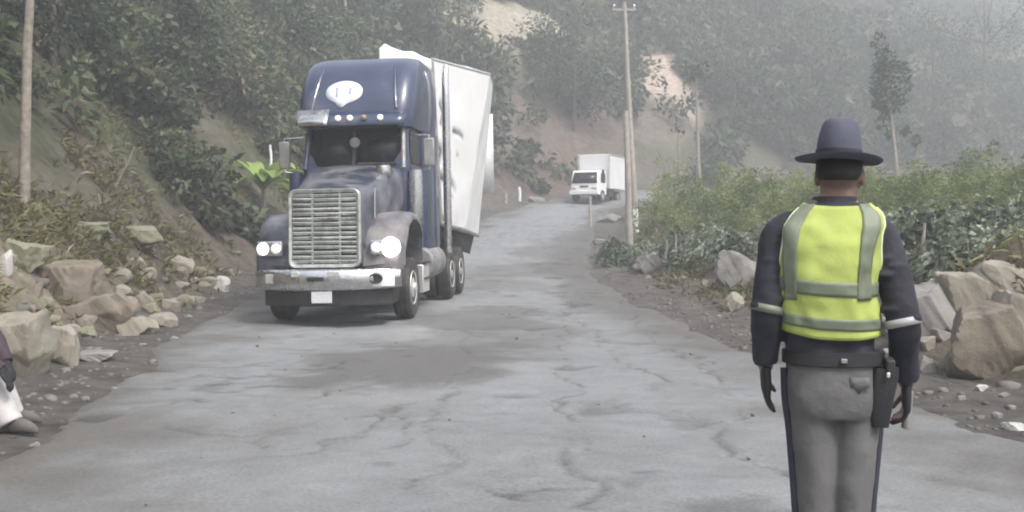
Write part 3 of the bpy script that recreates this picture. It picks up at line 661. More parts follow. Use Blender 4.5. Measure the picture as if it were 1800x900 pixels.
def gravel():
    n = 9500; Y = rng.uniform(4.5, 45, n) ; X = rng.uniform(-0.62, 0.6, n) * (Y + 1)
    s, hw, dl, dr = ground_parts(X, Y); d = np.maximum(dl, dr); z = H(X, Y)
    p = sstep(-0.5, 0.3, d) * np.maximum(sstep(4.5, 1.0, d), 0.45 * sstep(7, 3, dl) * sstep(24, 12, Y)); p = np.maximum(p, 0.035 * (Y < 30)); k = rng.rand(n) < p * 0.8; sroad = d; X, Y, z, d = X[k], Y[k], z[k], d[k]; n = len(X)
    sz = 0.016 + (0.035 + 0.07 * (d > 1.2)) * rng.rand(n) ** 4 + 0.0008 * Y; V = []; nv = len(ICS_V)
    base = [rock_shape(300 + j, (1, 1, 0.7), 7, ICS_V, 0.0) for j in range(12)]
    for i in range(n): V.append(base[i % 12] * sz[i] * (2 if d[i] > -0.4 else 0.9) + np.array((X[i], Y[i], z[i] + sz[i] * 0.15 + (0.19 if d[i] < -0.75 else 0.0))))
    F = (ICS_F[None] + (np.arange(n) * nv)[:, None, None]).reshape(-1, 3)
    tag(npmesh('gravel', np.concatenate(V), F, M['gravel'], smooth=False), 'loose gravel and rubble scattered along both verges', 'gravel', kind='stuff')
gravel()

# ------------------------------------------------------------------ posts and poles
def pole(name, base, top, r0, r1, label, cat='pole', cross=None, paint=None, m='polewood', parts=True):
    b = Vector(base); t_ = Vector(top); d = t_ - b; r = empty(name, b, 0, label, cat)
    n = 7; mb = MB(); mb.tube([d * (k / n) + Vector((random.uniform(-1, 1), 0, 0)) * 0.02 - Vector((0, 0, 0.4 if k == 0 else 0)) for k in range(n + 1)], [r0 + (r1 - r0) * k / n for k in range(n + 1)], 12)
    mb.build('shaft', M[m], r)
    if paint:
        q = d.normalized(); p = MB(); p.tube([q * 0.02, q * paint], r0 * 1.04, 12); p.build('painted_band', M['white'], r)
    if cross:
        c = MB(); c.box(d - Vector((0, 0, 0.35)), (cross, 0.11, 0.11)); c.build('crossarm', M[m], r, bevel=0.01)
        for sx in (-0.42, 0.0, 0.42):
            i = MB(); i.lathe([(0.02, 0), (0.02, 0.08), (0.055, 0.1), (0.06, 0.16), (0.035, 0.2)], tuple(d - Vector((-sx * cross, 0, 0.29))), seg=10); i.build('insulator', M['rim'], r)
    return r
b = on_ground(1117, 47); pole('utility_pole', b, put(1097, 4, 47), 0.16, 0.095, 'tall leaning utility pole with a white painted foot on the right verge', 'utility pole', cross=1.1, paint=1.1)
b = ground_hit(1108, 442); pole('wooden_post', b, put(1099, 195, b.y), 0.14, 0.10, 'shorter pale wooden post standing in front of the tall utility pole')
b = ground_hit(1038, 402); pole('marker_post', b, put(1038, 345, b.y), 0.085, 0.075, 'short grey roadside post at the bend just below the box truck', 'post', m='polewood')
g = ground_hit(476, 308); pole('marker_stake', g, g + Vector((-0.02, 0, 52 / 1800 * g.y)), 0.055, 0.05, 'white painted stake on the bank left of the truck windscreen', 'stake', m='white')
g = ground_hit(203, 332); pole('leaning_stick', g, g + Vector((0.3, 0, 0.65)) * (g.y / 16), 0.03, 0.022, 'pale leaning stick poking from the left bank', 'stick', m='bark')
b = ground_hit(914, 354); pole('marker_stake', b, b + Vector((-0.05, 0, 24 / 1800 * b.y)), 0.10, 0.09, 'white stake at the far road edge left of the box truck', 'stake', m='white')
b = ground_hit(889, 358); pole('marker_stake', b, b + Vector((0, 0, 18 / 1800 * b.y)), 0.10, 0.09, 'dull grey stake nearest the trailer at the far road edge', 'stake')
b = on_ground(1621, 16.5); pole('bare_shoot', (b[0], b[1], b[2]), (b[0] + 0.02, b[1], b[2] + 1.15), 0.035, 0.025, 'thin pale bare stem growing beside the right hand boulders', 'stem', m='bark')
for k, (px, lab) in enumerate(((1170, 'thin pale stake among the broad leaved plants left of its twin'), (1187, 'thin pale stake among the broad leaved plants right of its twin'))):
    b = on_ground(px, 29.5); pole('garden_stake', b, (b[0] + 0.03, b[1], b[2] + 0.9), 0.04, 0.035, lab, 'stake', m='bark')
for k, (px, py, wpx, lab) in enumerate(((944, 357, 26, 'heap of pale rubble at the far road edge left of the box truck'), (968, 360, 16, 'small pale rock at the end of the far rubble heap'), (1075, 392, 40, 'grey green rock at the verge below the box truck'), (1060, 430, 26, 'grey rock on the verge left of the shorter wooden post'))):
    boulder(lab, px, py, wpx, wpx * 0.45, 'rockgrey', 400 + k, 'rock')

# ------------------------------------------------------------------ wheels
def wheel(parent, x, y, r, wd, side, dual=False, name='wheel'):
    """axle along x; side +1: outer face to +x"""
    wroot = bpy.data.objects.new(name, None); C.objects.link(wroot); wroot.parent = parent; wroot.location = (x, y, r)
    h = wd / 2
    for k in range(2 if dual else 1):
        o_ = -side * k * (wd + 0.04)
        mb = MB(); prof = [(r * 0.56, -h * 0.85), (r * 0.72, -h), (r * 0.93, -h * 0.98), (r, -h * 0.72), (r, -h * 0.3), (r * 0.985, -h * 0.26), (r * 0.985, -h * 0.12), (r, -h * 0.08), (r, h * 0.08), (r * 0.985, h * 0.12), (r * 0.985, h * 0.26), (r, h * 0.3), (r, h * 0.72), (r * 0.93, h * 0.98), (r * 0.72, h), (r * 0.56, h * 0.85)]
        mb.lathe([(a, b + o_) for a, b in prof], axis='X', seg=36); mb.build('tyre', M['tyre'], wroot, smooth=35)
    mb = MB(); q = side
    mb.lathe([(r * 0.57, q * h * 0.8), (r * 0.55, q * h * 0.95), (r * 0.5, q * h * 0.85), (r * 0.42, q * h * (0.2 if dual else 0.75)), (r * 0.25, q * h * (0.15 if dual else 0.95)), (r * 0.17, q * h * (0.2 if dual else 1.0)), (r * 0.16, q * h * (0.9 if dual else 1.25)), (0.02, q * h * (1.0 if dual else 1.3))], axis='X', seg=28)
    mb.lathe([(r * 0.565, -q * h * 0.8), (r * 0.3, -q * h * 0.3), (0.02, -q * h * 0.3)], axis='X', seg=20)
    mb.build('rim', M['rim'], wroot, smooth=35)
    return wroot

def rrect(x0, x1, y0, y1, r, z, n=6):
    pts = []
    for cx, cy, a0 in ((x1 - r, y1 - r, 0), (x0 + r, y1 - r, 90), (x0 + r, y0 + r, 180), (x1 - r, y0 + r, 270)):
        for k in range(n + 1):
            a = R(a0 + 90 * k / n); pts.append((cx + r * math.cos(a), cy + r * math.sin(a), z))
    return pts

# ------------------------------------------------------------------ the tractor unit
TX, TY, TYAW = -3.13, 17.2, -R(5.6)
def semi_tractor():
    z0 = float(road_z(18.5)) + 0.03
    t = empty('semi_truck', (TX, TY, z0), TYAW, 'dark blue long nosed semi truck with its headlights lit, driving down the road', 'truck')
    t.rotation_euler = (R(0.6), R(-1.0), TYAW); t.scale = (1.03, 1.03, 1.03)
    # cab shell: lower cab, sleeper and raked roof fairing in one skin
    mb = MB()
    prof = [(0.95, 2.15, 0.98), (1.4, 2.12, 1.0), (2.2, 2.1, 1.0), (2.7, 2.08, 0.99), (3.1, 2.2, 0.97), (3.42, 2.3, 0.97)]
    mb.loft([rrect(-w_, w_, yf, 3.7, 0.12, z) for z, yf, w_ in prof])
    cab = mb.build('cab', M['navy'], t)
    mb = MB()
    prof = [(0.95, 3.42, 1.14), (3.3, 3.42, 1.16), (3.42, 3.3, 1.16), (3.46, 2.2, 1.12)]
    mb.loft([rrect(-1.08, 1.08, 3.40, 5.0, 0.10, z) for z in (0.95, 2.2, 3.45)])
    mb.build('sleeper', M['navy'], t)
    FAIR = [(3.42, 2.02, 1.04), (3.6, 2.04, 1.07), (3.9, 2.14, 1.09), (4.2, 2.30, 1.09), (4.45, 2.48, 1.08), (4.62, 2.66, 1.06), (4.75, 2.88, 1.03), (4.83, 3.15, 0.98), (4.87, 3.5, 0.92), (4.885, 3.9, 0.84)]
    mb = MB(); mb.loft([rrect(-w_, w_, yf, 5.0, 0.30 if z < 4.75 else 0.34, z, 8) for z, yf, w_ in FAIR]); mb.build('roof_fairing', M['navy'], t, smooth=55)
    fy = lambda z: float(np.interp(z, [f[0] for f in FAIR], [f[1] for f in FAIR]))
    # raised ribs down the fairing
    for sx in (-0.78, 0.80):
        q = MB(); q.tube([(sx * (1.0 - 0.02 * k), fy(3.75 + 0.12 * k) - 0.004, 3.75 + 0.12 * k) for k in range(8)], 0.03, 8); q.build('fairing_rib', M['navy'], t)
    # emblem decal: pointed oval with a drip below, two grey marks
    def decal(pts, off, name, m, parent):
        q = MB(); V = [(x, fy(z) - off, z) for x, z in pts]; cx = sum(p[0] for p in pts) / len(pts); cz = sum(p[1] for p in pts) / len(pts)
        n = len(V); W = [(cx + (x - cx) * 0.5, fy(cz + (z - cz) * 0.5) - off, cz + (z - cz) * 0.5) for x, z in pts]
        q.add(V + W + [(cx, fy(cz) - off, cz)], [(i, (i + 1) % n, n + (i + 1) % n, n + i) for i in range(n)] + [(n + i, n + (i + 1) % n, 2 * n) for i in range(n)])
        return q.build(name, m, parent, mods=[('SOLIDIFY', dict(thickness=0.004))])
    EX, EZ = -0.20, 4.07
    out = []
    for k in range(36):
        a = 2 * math.pi * k / 36; ca, sa = math.cos(a), math.sin(a)
        px = 0.345 * math.copysign(abs(ca) ** 1.15, ca); pz = 0.225 * math.copysign(abs(sa) ** 0.9, sa) + 0.02
        if 25 <= k <= 28: pz -= 0.09 * (1 - abs(k - 26.2) / 2.5)
        out.append((EX + px, EZ + pz))
    e = decal(out, 0.014, 'emblem', M['emblem'], t)
    decal([(EX - 0.17, EZ + 0.11), (EX - 0.10, EZ + 0.13), (EX - 0.10, EZ - 0.05), (EX - 0.14, EZ - 0.08)], 0.020, 'emblem_mark', M['emblemmark'], e)
    decal([(EX + 0.09, EZ + 0.12), (EX + 0.15, EZ + 0.10), (EX + 0.13, EZ - 0.02), (EX + 0.10, EZ - 0.02)], 0.020, 'emblem_mark', M['emblemmark'], e)
    # windscreen: two flat panes with a pillar between
    for sx in (-1, 1):
        q = MB(); q.sheet([[(sx * 0.045, 2.035 + 0.0, 2.72), (sx * 0.88, 2.10, 2.72)], [(sx * 0.045, 2.235, 3.40), (sx * 0.84, 2.27, 3.40)]])
        q.build('windscreen', M['glass'], t, mods=[('SOLIDIFY', dict(thickness=0.02))])
        q = MB(); q.tube([(sx * 0.92, 2.06, 2.66), (sx * 0.88, 2.26, 3.42)], 0.045, 8); q.build('pillar', M['steel'] if sx > 0 else M['navy'], t)
    q = MB(); q.box((0, 2.11, 3.05), (0.06, 0.05, 0.74), rx=-R(16)); q.build('centre_pillar', M['black'], t, bevel=0.01)
    q = MB(); q.lathe([(0.02, 0), (0.09, 0.0), (0.10, 0.02), (0.03, 0.035)], (0.03, 2.02, 3.14), axis='Y', seg=14); q.build('interior_mirror', M['steel'], t)
    # visor over the windscreen with clearance lamps; a bright chrome piece on one end
    q = MB(); q.sheet([[(x, 1.78 + 0.10 * (x / 1.0) ** 2, 3.44 - 0.0 * x) for x in np.linspace(-0.98, 0.98, 13)], [(x, 1.92 + 0.08 * (x / 1.0) ** 2, 3.60) for x in np.linspace(-1.0, 1.0, 13)], [(x, 2.06 + 0.06 * (x / 1.0) ** 2, 3.70) for x in np.linspace(-1.0, 1.0, 13)]])
    vis = q.build('sun_visor', M['navy'], t, mods=[('SOLIDIFY', dict(thickness=0.03))])
    q = MB(); q.sheet([[(x, 1.75 + 0.10 * x * x, 3.45) for x in np.linspace(-1.02, -0.42, 9)], [(x, 1.80 + 0.09 * x * x, 3.52 + 0.045 * math.sin((x + 1.02) / 0.6 * math.pi)) for x in np.linspace(-1.03, -0.42, 9)], [(x, 1.98 + 0.05 * x * x, 3.75) for x in np.linspace(-1.03, -0.42, 9)]])
    q.build('chrome_trim', M['chrome'], vis, mods=[('SOLIDIFY', dict(thickness=0.02))])
    for x in (-0.22, 0.0, 0.25, 0.55):
        q = MB(); q.lathe([(0.055, 0), (0.05, -0.05), (0.02, -0.07)], (x, 1.84 + 0.1 * x * x, 3.57), axis='Y', seg=12); q.build('clearance_lamp', M['lampdim'] if x in (-0.22, 0.0, 0.55) else M['amber'], t)
    # bonnet
    mb = MB(); rings = []
    for y, w_, zt in ((0.10, 0.60, 2.24), (0.35, 0.635, 2.30), (0.9, 0.70, 2.42), (1.5, 0.80, 2.58), (2.0, 0.90, 2.70), (2.14, 0.92, 2.71)):
        rings.append([(-w_, y, 1.0), (-w_, y, 1.6), (-w_ * 1.0, y, zt - 0.24), (-w_ * 0.94, y, zt - 0.09), (-w_ * 0.8, y, zt - 0.02), (-w_ * 0.4, y, zt + 0.02), (0, y, zt + 0.03), (w_ * 0.4, y, zt + 0.02), (w_ * 0.8, y, zt - 0.02), (w_ * 0.94, y, zt - 0.09), (w_, y, zt - 0.24), (w_, y, 1.6), (w_, y, 1.0)])
    mb.loft(rings); hood = mb.build('hood', M['navyhood'], t, smooth=50)
    q = MB(); q.lathe([(0.12, -0.08), (0.14, 0.0), (0.12, 0.12), (0.03, 0.16)], (0.66, 1.55, 2.56), axis='Z', seg=16); q.build('air_intake', M['chrome'], t)
    q = MB(); q.box((0.45, 1.98, 2.74), (0.7, 0.06, 0.05), rz=R(4)); q.build('wiper', M['black'], t, bevel=0.01)
    q = MB(); q.tube([(0.705, 0.6, 1.75), (0.715, 0.62, 2.26)], 0.02, 8); q.build('hood_latch', M['chrome'], hood)
    # grille: rounded chrome frame with horizontal bars
    G0, G1, GW = 0.95, 2.24, 0.60
    outer = rrect(-GW, GW, G0, G1, 0.12, 0, 6); inner = rrect(-GW + 0.06, GW - 0.06, G0 + 0.06, G1 - 0.06, 0.08, 0, 6)
    tilt = lambda z: 0.02 + (z - G0) * 0.045
    q = MB(); q.loft([[(x, tilt(z) + 0.06, z) for x, z, _ in outer], [(x, tilt(z) - 0.03, z) for x, z, _ in outer], [(x, tilt(z) - 0.045, z) for x, z, _ in [(a * 0.97, G0 + (c - G0) * 0.985 + 0.01, 0) for a, c, _ in outer]], [(x, tilt(z) - 0.03, z) for x, z, _ in inner], [(x, tilt(z) + 0.05, z) for x, z, _ in inner]], cap=False)
    gr = q.build('grille', M['grille'], t, smooth=30)
    q = MB(); q.box((0, 0.115, (G0 + G1) / 2), (GW * 2 - 0.06, 0.03, G1 - G0 - 0.06), rx=-R(2.6)); q.build('grille_mesh', M['black'], gr)
    q = MB(); rr = random.Random(2)
    for k in range(15):
        z = G0 + 0.10 + k * (G1 - G0 - 0.20) / 14
        for x0, x1 in ((-0.535, -0.20), (-0.20, 0.26), (0.26, 0.535)):
            q.box(((x0 + x1) / 2, tilt(z) + rr.uniform(-0.006, 0.012), z + rr.uniform(-0.008, 0.008)), (x1 - x0, 0.035, 0.052), rx=R(rr.uniform(15, 50)), ry=R(rr.uniform(-0.8, 0.8)))
    q.build('grille_bars', M['grille'], gr, bevel=0.006)
    q = MB()
    for x in (-0.20, 0.26): q.box((x, tilt(1.6) - 0.012, 1.6), (0.03, 0.02, G1 - G0 - 0.12), rx=-R(2.6))
    q.build('grille_uprights', M['grille'], gr)
    # bumper with swept ends
    def bar(x): return -0.20 + 0.42 * (abs(x) / 1.22) ** 2.6
    q = MB(); rings = []
    for x in np.linspace(-1.22, 1.22, 25):
        y = bar(x); z1 = 0.94 - 0.02 * (abs(x) / 1.2) ** 2; z0_ = 0.585 + 0.03 * (abs(x) / 1.2) ** 4
        rings.append([(x, y, z0_), (x, y - 0.05, z0_ + 0.05), (x, y - 0.06, (z0_ + z1) / 2), (x, y - 0.05, z1 - 0.04), (x, y, z1), (x, y + 0.06, z1), (x, y + 0.06, z0_)])
    q.loft(rings); bump = q.build('bumper', M['chrome'], t, smooth=50)
    q = MB(); q.box((0.89, bar(0.89) - 0.055, 0.775), (0.56, 0.03, 0.27), rz=R(12)); q.build('lamp_panel', M['white'], bump, bevel=0.01)
    q = MB(); q.lathe([(0.115, 0.0), (0.12, -0.02), (0.09, -0.03), (0.08, -0.005), (0.01, -0.003)], (0, 0, 0), axis='Y', seg=24); o = q.build('fog_lamp_hole', M['black'], bump); o.location = (0.87, bar(0.87) - 0.075, 0.775); o.scale = (1, 1, 0.72)
    q = MB(); q.box((-0.83, bar(0.83) - 0.04, 0.78), (0.3, 0.03, 0.16), rz=-R(11)); q.build('fog_lamp', M['rim'], bump, bevel=0.02)
    for x, w_ in ((-0.42, 0.14), (0.22, 0.20)):
        q = MB(); q.box((x, bar(x) - 0.055, 0.86), (w_, 0.03, 0.09)); q.build('bumper_step', M['rim'], bump, bevel=0.01)
    q = MB(); q.box((-0.08, bar(0) - 0.05, 0.78), (0.28, 0.04, 0.07)); q.build('tow_recess', M['black'], bump, bevel=0.01)
    q = MB(); q.box((0, -0.20, 0.485), (0.34, 0.015, 0.19), rx=R(4)); pl = q.build('licence_plate', M['plate'], t, bevel=0.006)
    q = MB(); q.box((-0.02, -0.17, 0.60), (0.30, 0.02, 0.06)); q.build('plate_bracket', M['black'], t)
    q = MB(); rings = []
    for x in np.linspace(-1.08, 1.08, 15):
        y = bar(x) + 0.10; rings.append([(x, y, 0.33), (x, y, 0.60), (x, y + 0.5, 0.60), (x, y + 0.5, 0.36)])
    q.loft(rings); q.build('valance', M['black'], t, bevel=0.02)
    # fenders with headlamps
    for sx in (-1, 1):
        arc = [(0.16, 0.98), (0.20, 1.25), (0.34, 1.52), (0.60, 1.73), (0.95, 1.84), (1.30, 1.85), (1.65, 1.76), (1.95, 1.55), (2.12, 1.25), (2.18, 0.95)]
        rings = []
        for k, (y, z) in enumerate(arc):
            cy, cz = 1.2, 0.75; d = Vector((y - cy, z - cz)); d = d / d.length; th = 0.07
            yi, zi = y - d.x * th, z - d.y * th
            xo = 1.28 if 1 < k < 8 else 1.24; xi = 0.60
            sw = 0.22 if k < 2 else (0.12 if k == 2 else 0.03)
            rings.append([(sx * xi, y, z - 0.02), (sx * (xi + xo) * 0.5, y, z + 0.015), (sx * (xo - 0.12), y + sw * 0.5, z), (sx * (xo - 0.03), y + d.x * -0.04 + sw, z + d.y * -0.04), (sx * xo, yi + sw, zi - d.y * 0.02), (sx * xo, yi - d.x * 0.06 + sw, zi - d.y * 0.06), (sx * (xo - 0.05), yi - d.x * 0.05 + sw, zi - d.y * 0.05), (sx * xi, yi, zi)])
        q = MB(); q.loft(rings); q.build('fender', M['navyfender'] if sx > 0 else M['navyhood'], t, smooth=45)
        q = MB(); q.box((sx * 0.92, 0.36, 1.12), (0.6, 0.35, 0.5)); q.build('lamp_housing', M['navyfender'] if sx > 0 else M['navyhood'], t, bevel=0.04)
        q = MB(); q.box((sx * 0.965, 0.15, 1.27), (0.46, 0.06, 0.25), rz=R(sx * 8)); hl = q.build('headlight', M['chrome'], t, bevel=0.03)
        for dx, mm, rr_ in ((0.105, 'lamp' if sx > 0 else 'lampmid', 0.16 if sx > 0 else 0.105), (-0.125, 'lampdim', 0.085)):
            q = MB(); q.lathe([(rr_, 0.03), (rr_, 0.0), (rr_ * 0.85, -0.02), (rr_ * 0.5, -0.032), (0.01, -0.036)], (0, 0, 0), axis='Y', seg=22); o = q.build('lens', M[mm], hl); o.location = (sx * (0.965 + dx), 0.112 + 0.14 * dx, 1.272)
        wheel(t, sx * 1.08, 1.28, 0.53, 0.30, sx)
        q = MB(); q.lathe([(0.12, -0.5), (0.13, -0.3), (0.13, 0.3), (0.12, 0.5)], (sx * 1.12, 2.16, 2.12), axis='Z', seg=20); q.build('air_cleaner', M['chrome'] if sx > 0 else M['navy'], t)
        # doors
        q = MB(); q.box((sx * 1.005, 2.85, 1.85), (0.03, 1.05, 1.75)); dr = q.build('door', M['navy'], t, bevel=0.02)
        q = MB(); q.box((sx * 0.995, 2.86, 3.06), (0.03, 0.92, 0.62)); q.build('side_window', M['glass'], t, bevel=0.02)
        q = MB(); q.box((sx * 1.035, 3.2, 2.35), (0.03, 0.16, 0.05)); q.build('handle', M['chrome'], dr, bevel=0.008)
        # mirrors on long brackets
        q = MB(); q.box((sx * 1.36, 2.25, 2.95), (0.20, 0.07, 0.5)); mi = q.build('mirror', M['steel'], t, bevel=0.02)
        q = MB(); q.box((sx * 1.36, 2.215 + 0.075, 2.95), (0.17, 0.01, 0.45)); q.build('mirror_glass', M['glass'], mi)
        q = MB(); q.tube([(sx * 0.98, 2.35, 3.28), (sx * 1.36, 2.26, 3.26), (sx * 1.36, 2.26, 2.64), (sx * 0.98, 2.35, 2.6)], 0.016, 8); q.build('mirror_bracket', M['chrome'], mi)
        # steps, tanks, stack
        q = MB(); q.lathe([(0.02, 3.15), (0.30, 3.16), (0.32, 3.2), (0.32, 4.68), (0.30, 4.72), (0.02, 4.73)], (sx * 0.92, 0, 0.86), axis='Y', seg=26); tk = q.build('fuel_tank', M['steel'], t)
        for y in (3.45, 4.35):
            q = MB(); q.lathe([(0.325, y - 0.03), (0.332, y - 0.03), (0.332, y + 0.03), (0.325, y + 0.03)], (sx * 0.92, 0, 0.86), axis='Y', seg=26); q.build('tank_strap', M['chrome'], tk)
        q = MB(); q.box((sx * 1.02, 2.62, 0.62), (0.36, 0.62, 0.52)); q.build('step_box', M['rim'], t, bevel=0.02)
        q = MB(); q.box((sx * 1.10, 2.62, 0.905), (0.26, 0.56, 0.03)); q.box((sx * 1.215, 2.62, 0.62), (0.03, 0.52, 0.03)); q.build('step_tread', M['black'], t)
        q = MB(); q.tube([(sx * 1.22, 5.12, 1.0), (sx * 1.22, 5.12, 4.1), (sx * 1.22, 5.12, 4.75), (sx * 1.22, 5.22, 4.95)], [0.085, 0.085, 0.07, 0.065], 14); q.build('exhaust_stack', M['chrome'], t)
        for y in (5.75, 7.05): wheel(t, sx * 1.07, y, 0.52, 0.28, sx, dual=True)
        q = MB(); q.sheet([[(sx * (0.72 + 0.42 * u_), 7.45 + 0.05, z) for u_ in (0, 0.5, 1)] for z in (0.35, 0.7, 1.05)]); q.build('mudflap', M['black'], t, mods=[('SOLIDIFY', dict(thickness=0.015))])
    q = MB(); q.box((-0.42, 4.3, 0.82), (0.09, 7.2, 0.26)); q.box((0.42, 4.3, 0.82), (0.09, 7.2, 0.26))
    for y in (1.28, 5.75, 7.05): q.tube([(-1.0, y, 0.52), (1.0, y, 0.52)], 0.08, 10)
    q.box((0, 1.3, 0.95), (0.9, 1.7, 0.6)); q.build('chassis', M['black'], t)
    q = MB(); q.lathe([(0.02, 0), (0.48, 0), (0.5, 0.05), (0.02, 0.08)], (0, 6.4, 1.02), seg=24); q.build('fifth_wheel', M['black'], t)
    return t
semi_tractor()

# ------------------------------------------------------------------ damaged white trailer
def trailer():
    A, B, Cc, D, E, F_ = put(757, 104, 23.4), put(859, 131, 27.6), put(813, 404, 25.6), put(773, 394, 23.4), put(863, 190, 30.5), put(838, 414, 29.6)
    base = Vector((-2.7, 26.5, float(road_z(26.5)) + 0.03))
    t = empty('semi_trailer', base, 0, 'battered white box trailer leaning sideways with dented walls and torn roof edge', 'trailer')
    L = Vector((-2.35, 0.1, 0)); dz = Vector((0, 0, 0.62))
    back_top = E + Vector((0.0, 0.6, 0.75)); 
    rl = lambda p: p - base
    # body: left side, roof, front, rear, floor
    A2, D2 = A + L - dz * 0.7, D + L + Vector((0, 0, -0.05)); Bt2 = B + L - dz; E2, F2 = back_top + L - dz, F_ + L
    q = MB(); V = [rl(p) for p in (A, B, Cc, D, back_top, F_, A2, D2, Bt2, E2, F2)]
    # A0 B1 C2 D3 T4 F5 A2_6 D2_7 B2_8 T2_9 F2_10
    q.add(V, [(3, 0, 6, 7), (0, 1, 8, 6), (1, 4, 9, 8), (4, 5, 10, 9), (6, 8, 9, 10, 7), (3, 7, 10, 5, 2)])
    body = q.build('box_body', M['trailerwhite'], t, smooth=0)
    # dented side wall: fine grid carrying its dents, gashes and grime, folded back along the rear third
    nrm = (B - A).cross(D - A).normalized()
    if nrm.y > 0: nrm = -nrm
    o_ = Vector((0, 0, EYE))
    def on_wall(px, py):
        d = put(px, py, 1.0) - o_; return o_ + d * ((A - o_).dot(nrm) / d.dot(nrm))
    gashes = [([on_wall(*p) for p in pts], w_) for pts, w_ in (([(796, 231), (806, 234), (814, 241)], 0.05), ([(771, 311), (785, 316), (797, 321), (804, 331)], 0.07), ([(790, 342), (797, 346), (802, 351)], 0.04), ([(806, 272), (808, 275)], 0.04), ([(770, 258), (775, 266), (771, 280)], 0.07), ([(772, 182), (777, 200), (774, 218)], 0.05), ([(778, 384), (800, 398)], 0.05))]
    def wall(P, Q, R_, S_, n, m, amp, seed, marks, parent, name):
        V = []; T = []
        push = Vector((0.75, -0.6, 0)).normalized()
        for i in range(m + 1):
            v = i / m
            for k in range(n + 1):
                u = k / n; p = (P * (1 - u) + Q * u) * (1 - v) + (S_ * (1 - u) + R_ * u) * v
                e = max(0.0, math.sin(math.pi * u) * math.sin(math.pi * v)) ** 0.4
                d = mnoise.noise(Vector((u * 3, v * 4, seed))) * amp * e
                g_ = 0.0
                for pl, w_ in (marks or []):
                    for a_, b_ in zip(pl[:-1], pl[1:]):
                        ab = b_ - a_; q_ = max(0, min(1, (p - a_).dot(ab) / ab.length_squared)); r_ = (p - a_ - ab * q_).length + 0.025 * mnoise.noise(p * 9)
                        g_ = max(g_, math.exp(-(max(0, r_) / (w_ * 1.6)) ** 2))
                dirt_ = 0.12 * max(0, mnoise.noise(Vector((u * 2, v * 1.2, seed + 7)))) + 0.10 * max(0.0, v - 0.8) * 5 * (0.5 + mnoise.noise(p * 2))
                tone = 0.73 * (1 - dirt_) * (1 - 0.9 * g_); T.append((tone, tone * 0.995, tone * 0.985))
                V.append(tuple(rl(p + push * (d + 0.02 - 0.06 * g_))))
        F = [(i * (n + 1) + k, i * (n + 1) + k + 1, (i + 1) * (n + 1) + k + 1, (i + 1) * (n + 1) + k) for i in range(m) for k in range(n)]
        ob = npmesh(name, np.array(V), np.array(F), M['trailerwall'], parent, cols=np.array(T)); md = ob.modifiers.new('solidify', 'SOLIDIFY'); md.thickness = 0.03; return ob
    wall(A, B, Cc, D, 90, 110, 0.035, 1.0, gashes, t, 'side_wall')
    wall(B, back_top, F_, Cc, 40, 80, 0.08, 4.0, None, t, 'folded_side_wall')
    for nm, pts_, m_, rr_ in (('bottom_rail', (D, Cc, F_), 'steel', 0.055), ('corner_post', (A, D), 'steel', 0.045), ('top_rail', (A, B, back_top), 'rim', 0.035)):
        q = MB(); q.tube([rl(p + Vector((0.03, -0.03, 0))) for p in pts_], rr_, 8); q.build(nm, M[m_], t)
    q = MB(); q.sheet([[rl(D + Vector((-0.05, 0.3, -0.02))), rl(F_ + Vector((-0.1, -0.3, 0.02)))], [rl(D + Vector((-0.1, 0.8, -0.45))), rl(F_ + Vector((-0.2, -0.9, -0.5)))]]); q.build('side_skirt', M['black'], t, mods=[('SOLIDIFY', dict(thickness=0.04))])
    # torn sheet of the roof edge curling up behind the cab
    top = [(668, 84), (676, 76), (690, 84), (708, 90), (726, 90), (742, 99), (757, 104), (790, 110), (825, 118), (859, 131)]
    bot = [(662, 120), (674, 120), (690, 122), (708, 122), (726, 124), (742, 126), (757, 130), (790, 134), (825, 142), (859, 152)]
    ys = [22.6, 22.7, 22.8, 22.9, 23.0, 23.15, 23.35, 24.75, 26.2, 27.6]
    q = MB(); q.sheet([[rl(put(a[0], a[1], y - 0.05) + Vector((0, 0.25 * math.sin(i * 2.1) * 0.2, 0))) for i, (a, y) in enumerate(zip(top, ys))], [rl(put(a[0], (a[1] + b[1]) / 2, y - 0.10)) for a, b, y in zip(top, bot, ys)], [rl(put(b[0], b[1], y - 0.08)) for b, y in zip(bot, ys)]])
    q.build('torn_roof_sheet', M['trailerwhite'], t, smooth=35, mods=[('SOLIDIFY', dict(thickness=0.025))])
    # hanging rear door leaf, underframe, landing legs, wheels
    P0, P1, P2, P3 = put(852, 205, 31.2), put(866, 200, 31.6), put(869, 338, 31.6), put(846, 346, 31.2)
    q = MB(); q.sheet([[rl(P0), rl(P1)], [rl(P3), rl(P2)]]); q.build('rear_door', M['white'], t, mods=[('SOLIDIFY', dict(thickness=0.06))])
    fl = base.z
    q = MB()
    for sx in (-0.45, 0.45): q.box((sx - 0.35, 1.2, 1.13), (0.12, 8.6, 0.22))
    for y in (-2.2, -0.8, 0.6, 2.0, 3.4): q.box((-0.35, y, 1.2), (2.1, 0.1, 0.12))
    q.build('underframe', M['black'], t)
    for sx in (-1, 1):
        for y in (3.4, 4.7): wheel(t, -0.35 + sx * 0.98, y, 0.5, 0.26, sx, dual=True)
    q = MB(); q.sheet([[(-0.35 + 0.7 + 0.5 * u_, 2.7, z) for u_ in (0, 1)] for z in (0.3, 1.1)]); q.build('mudflap', M['black'], t, mods=[('SOLIDIFY', dict(thickness=0.02))])
trailer()

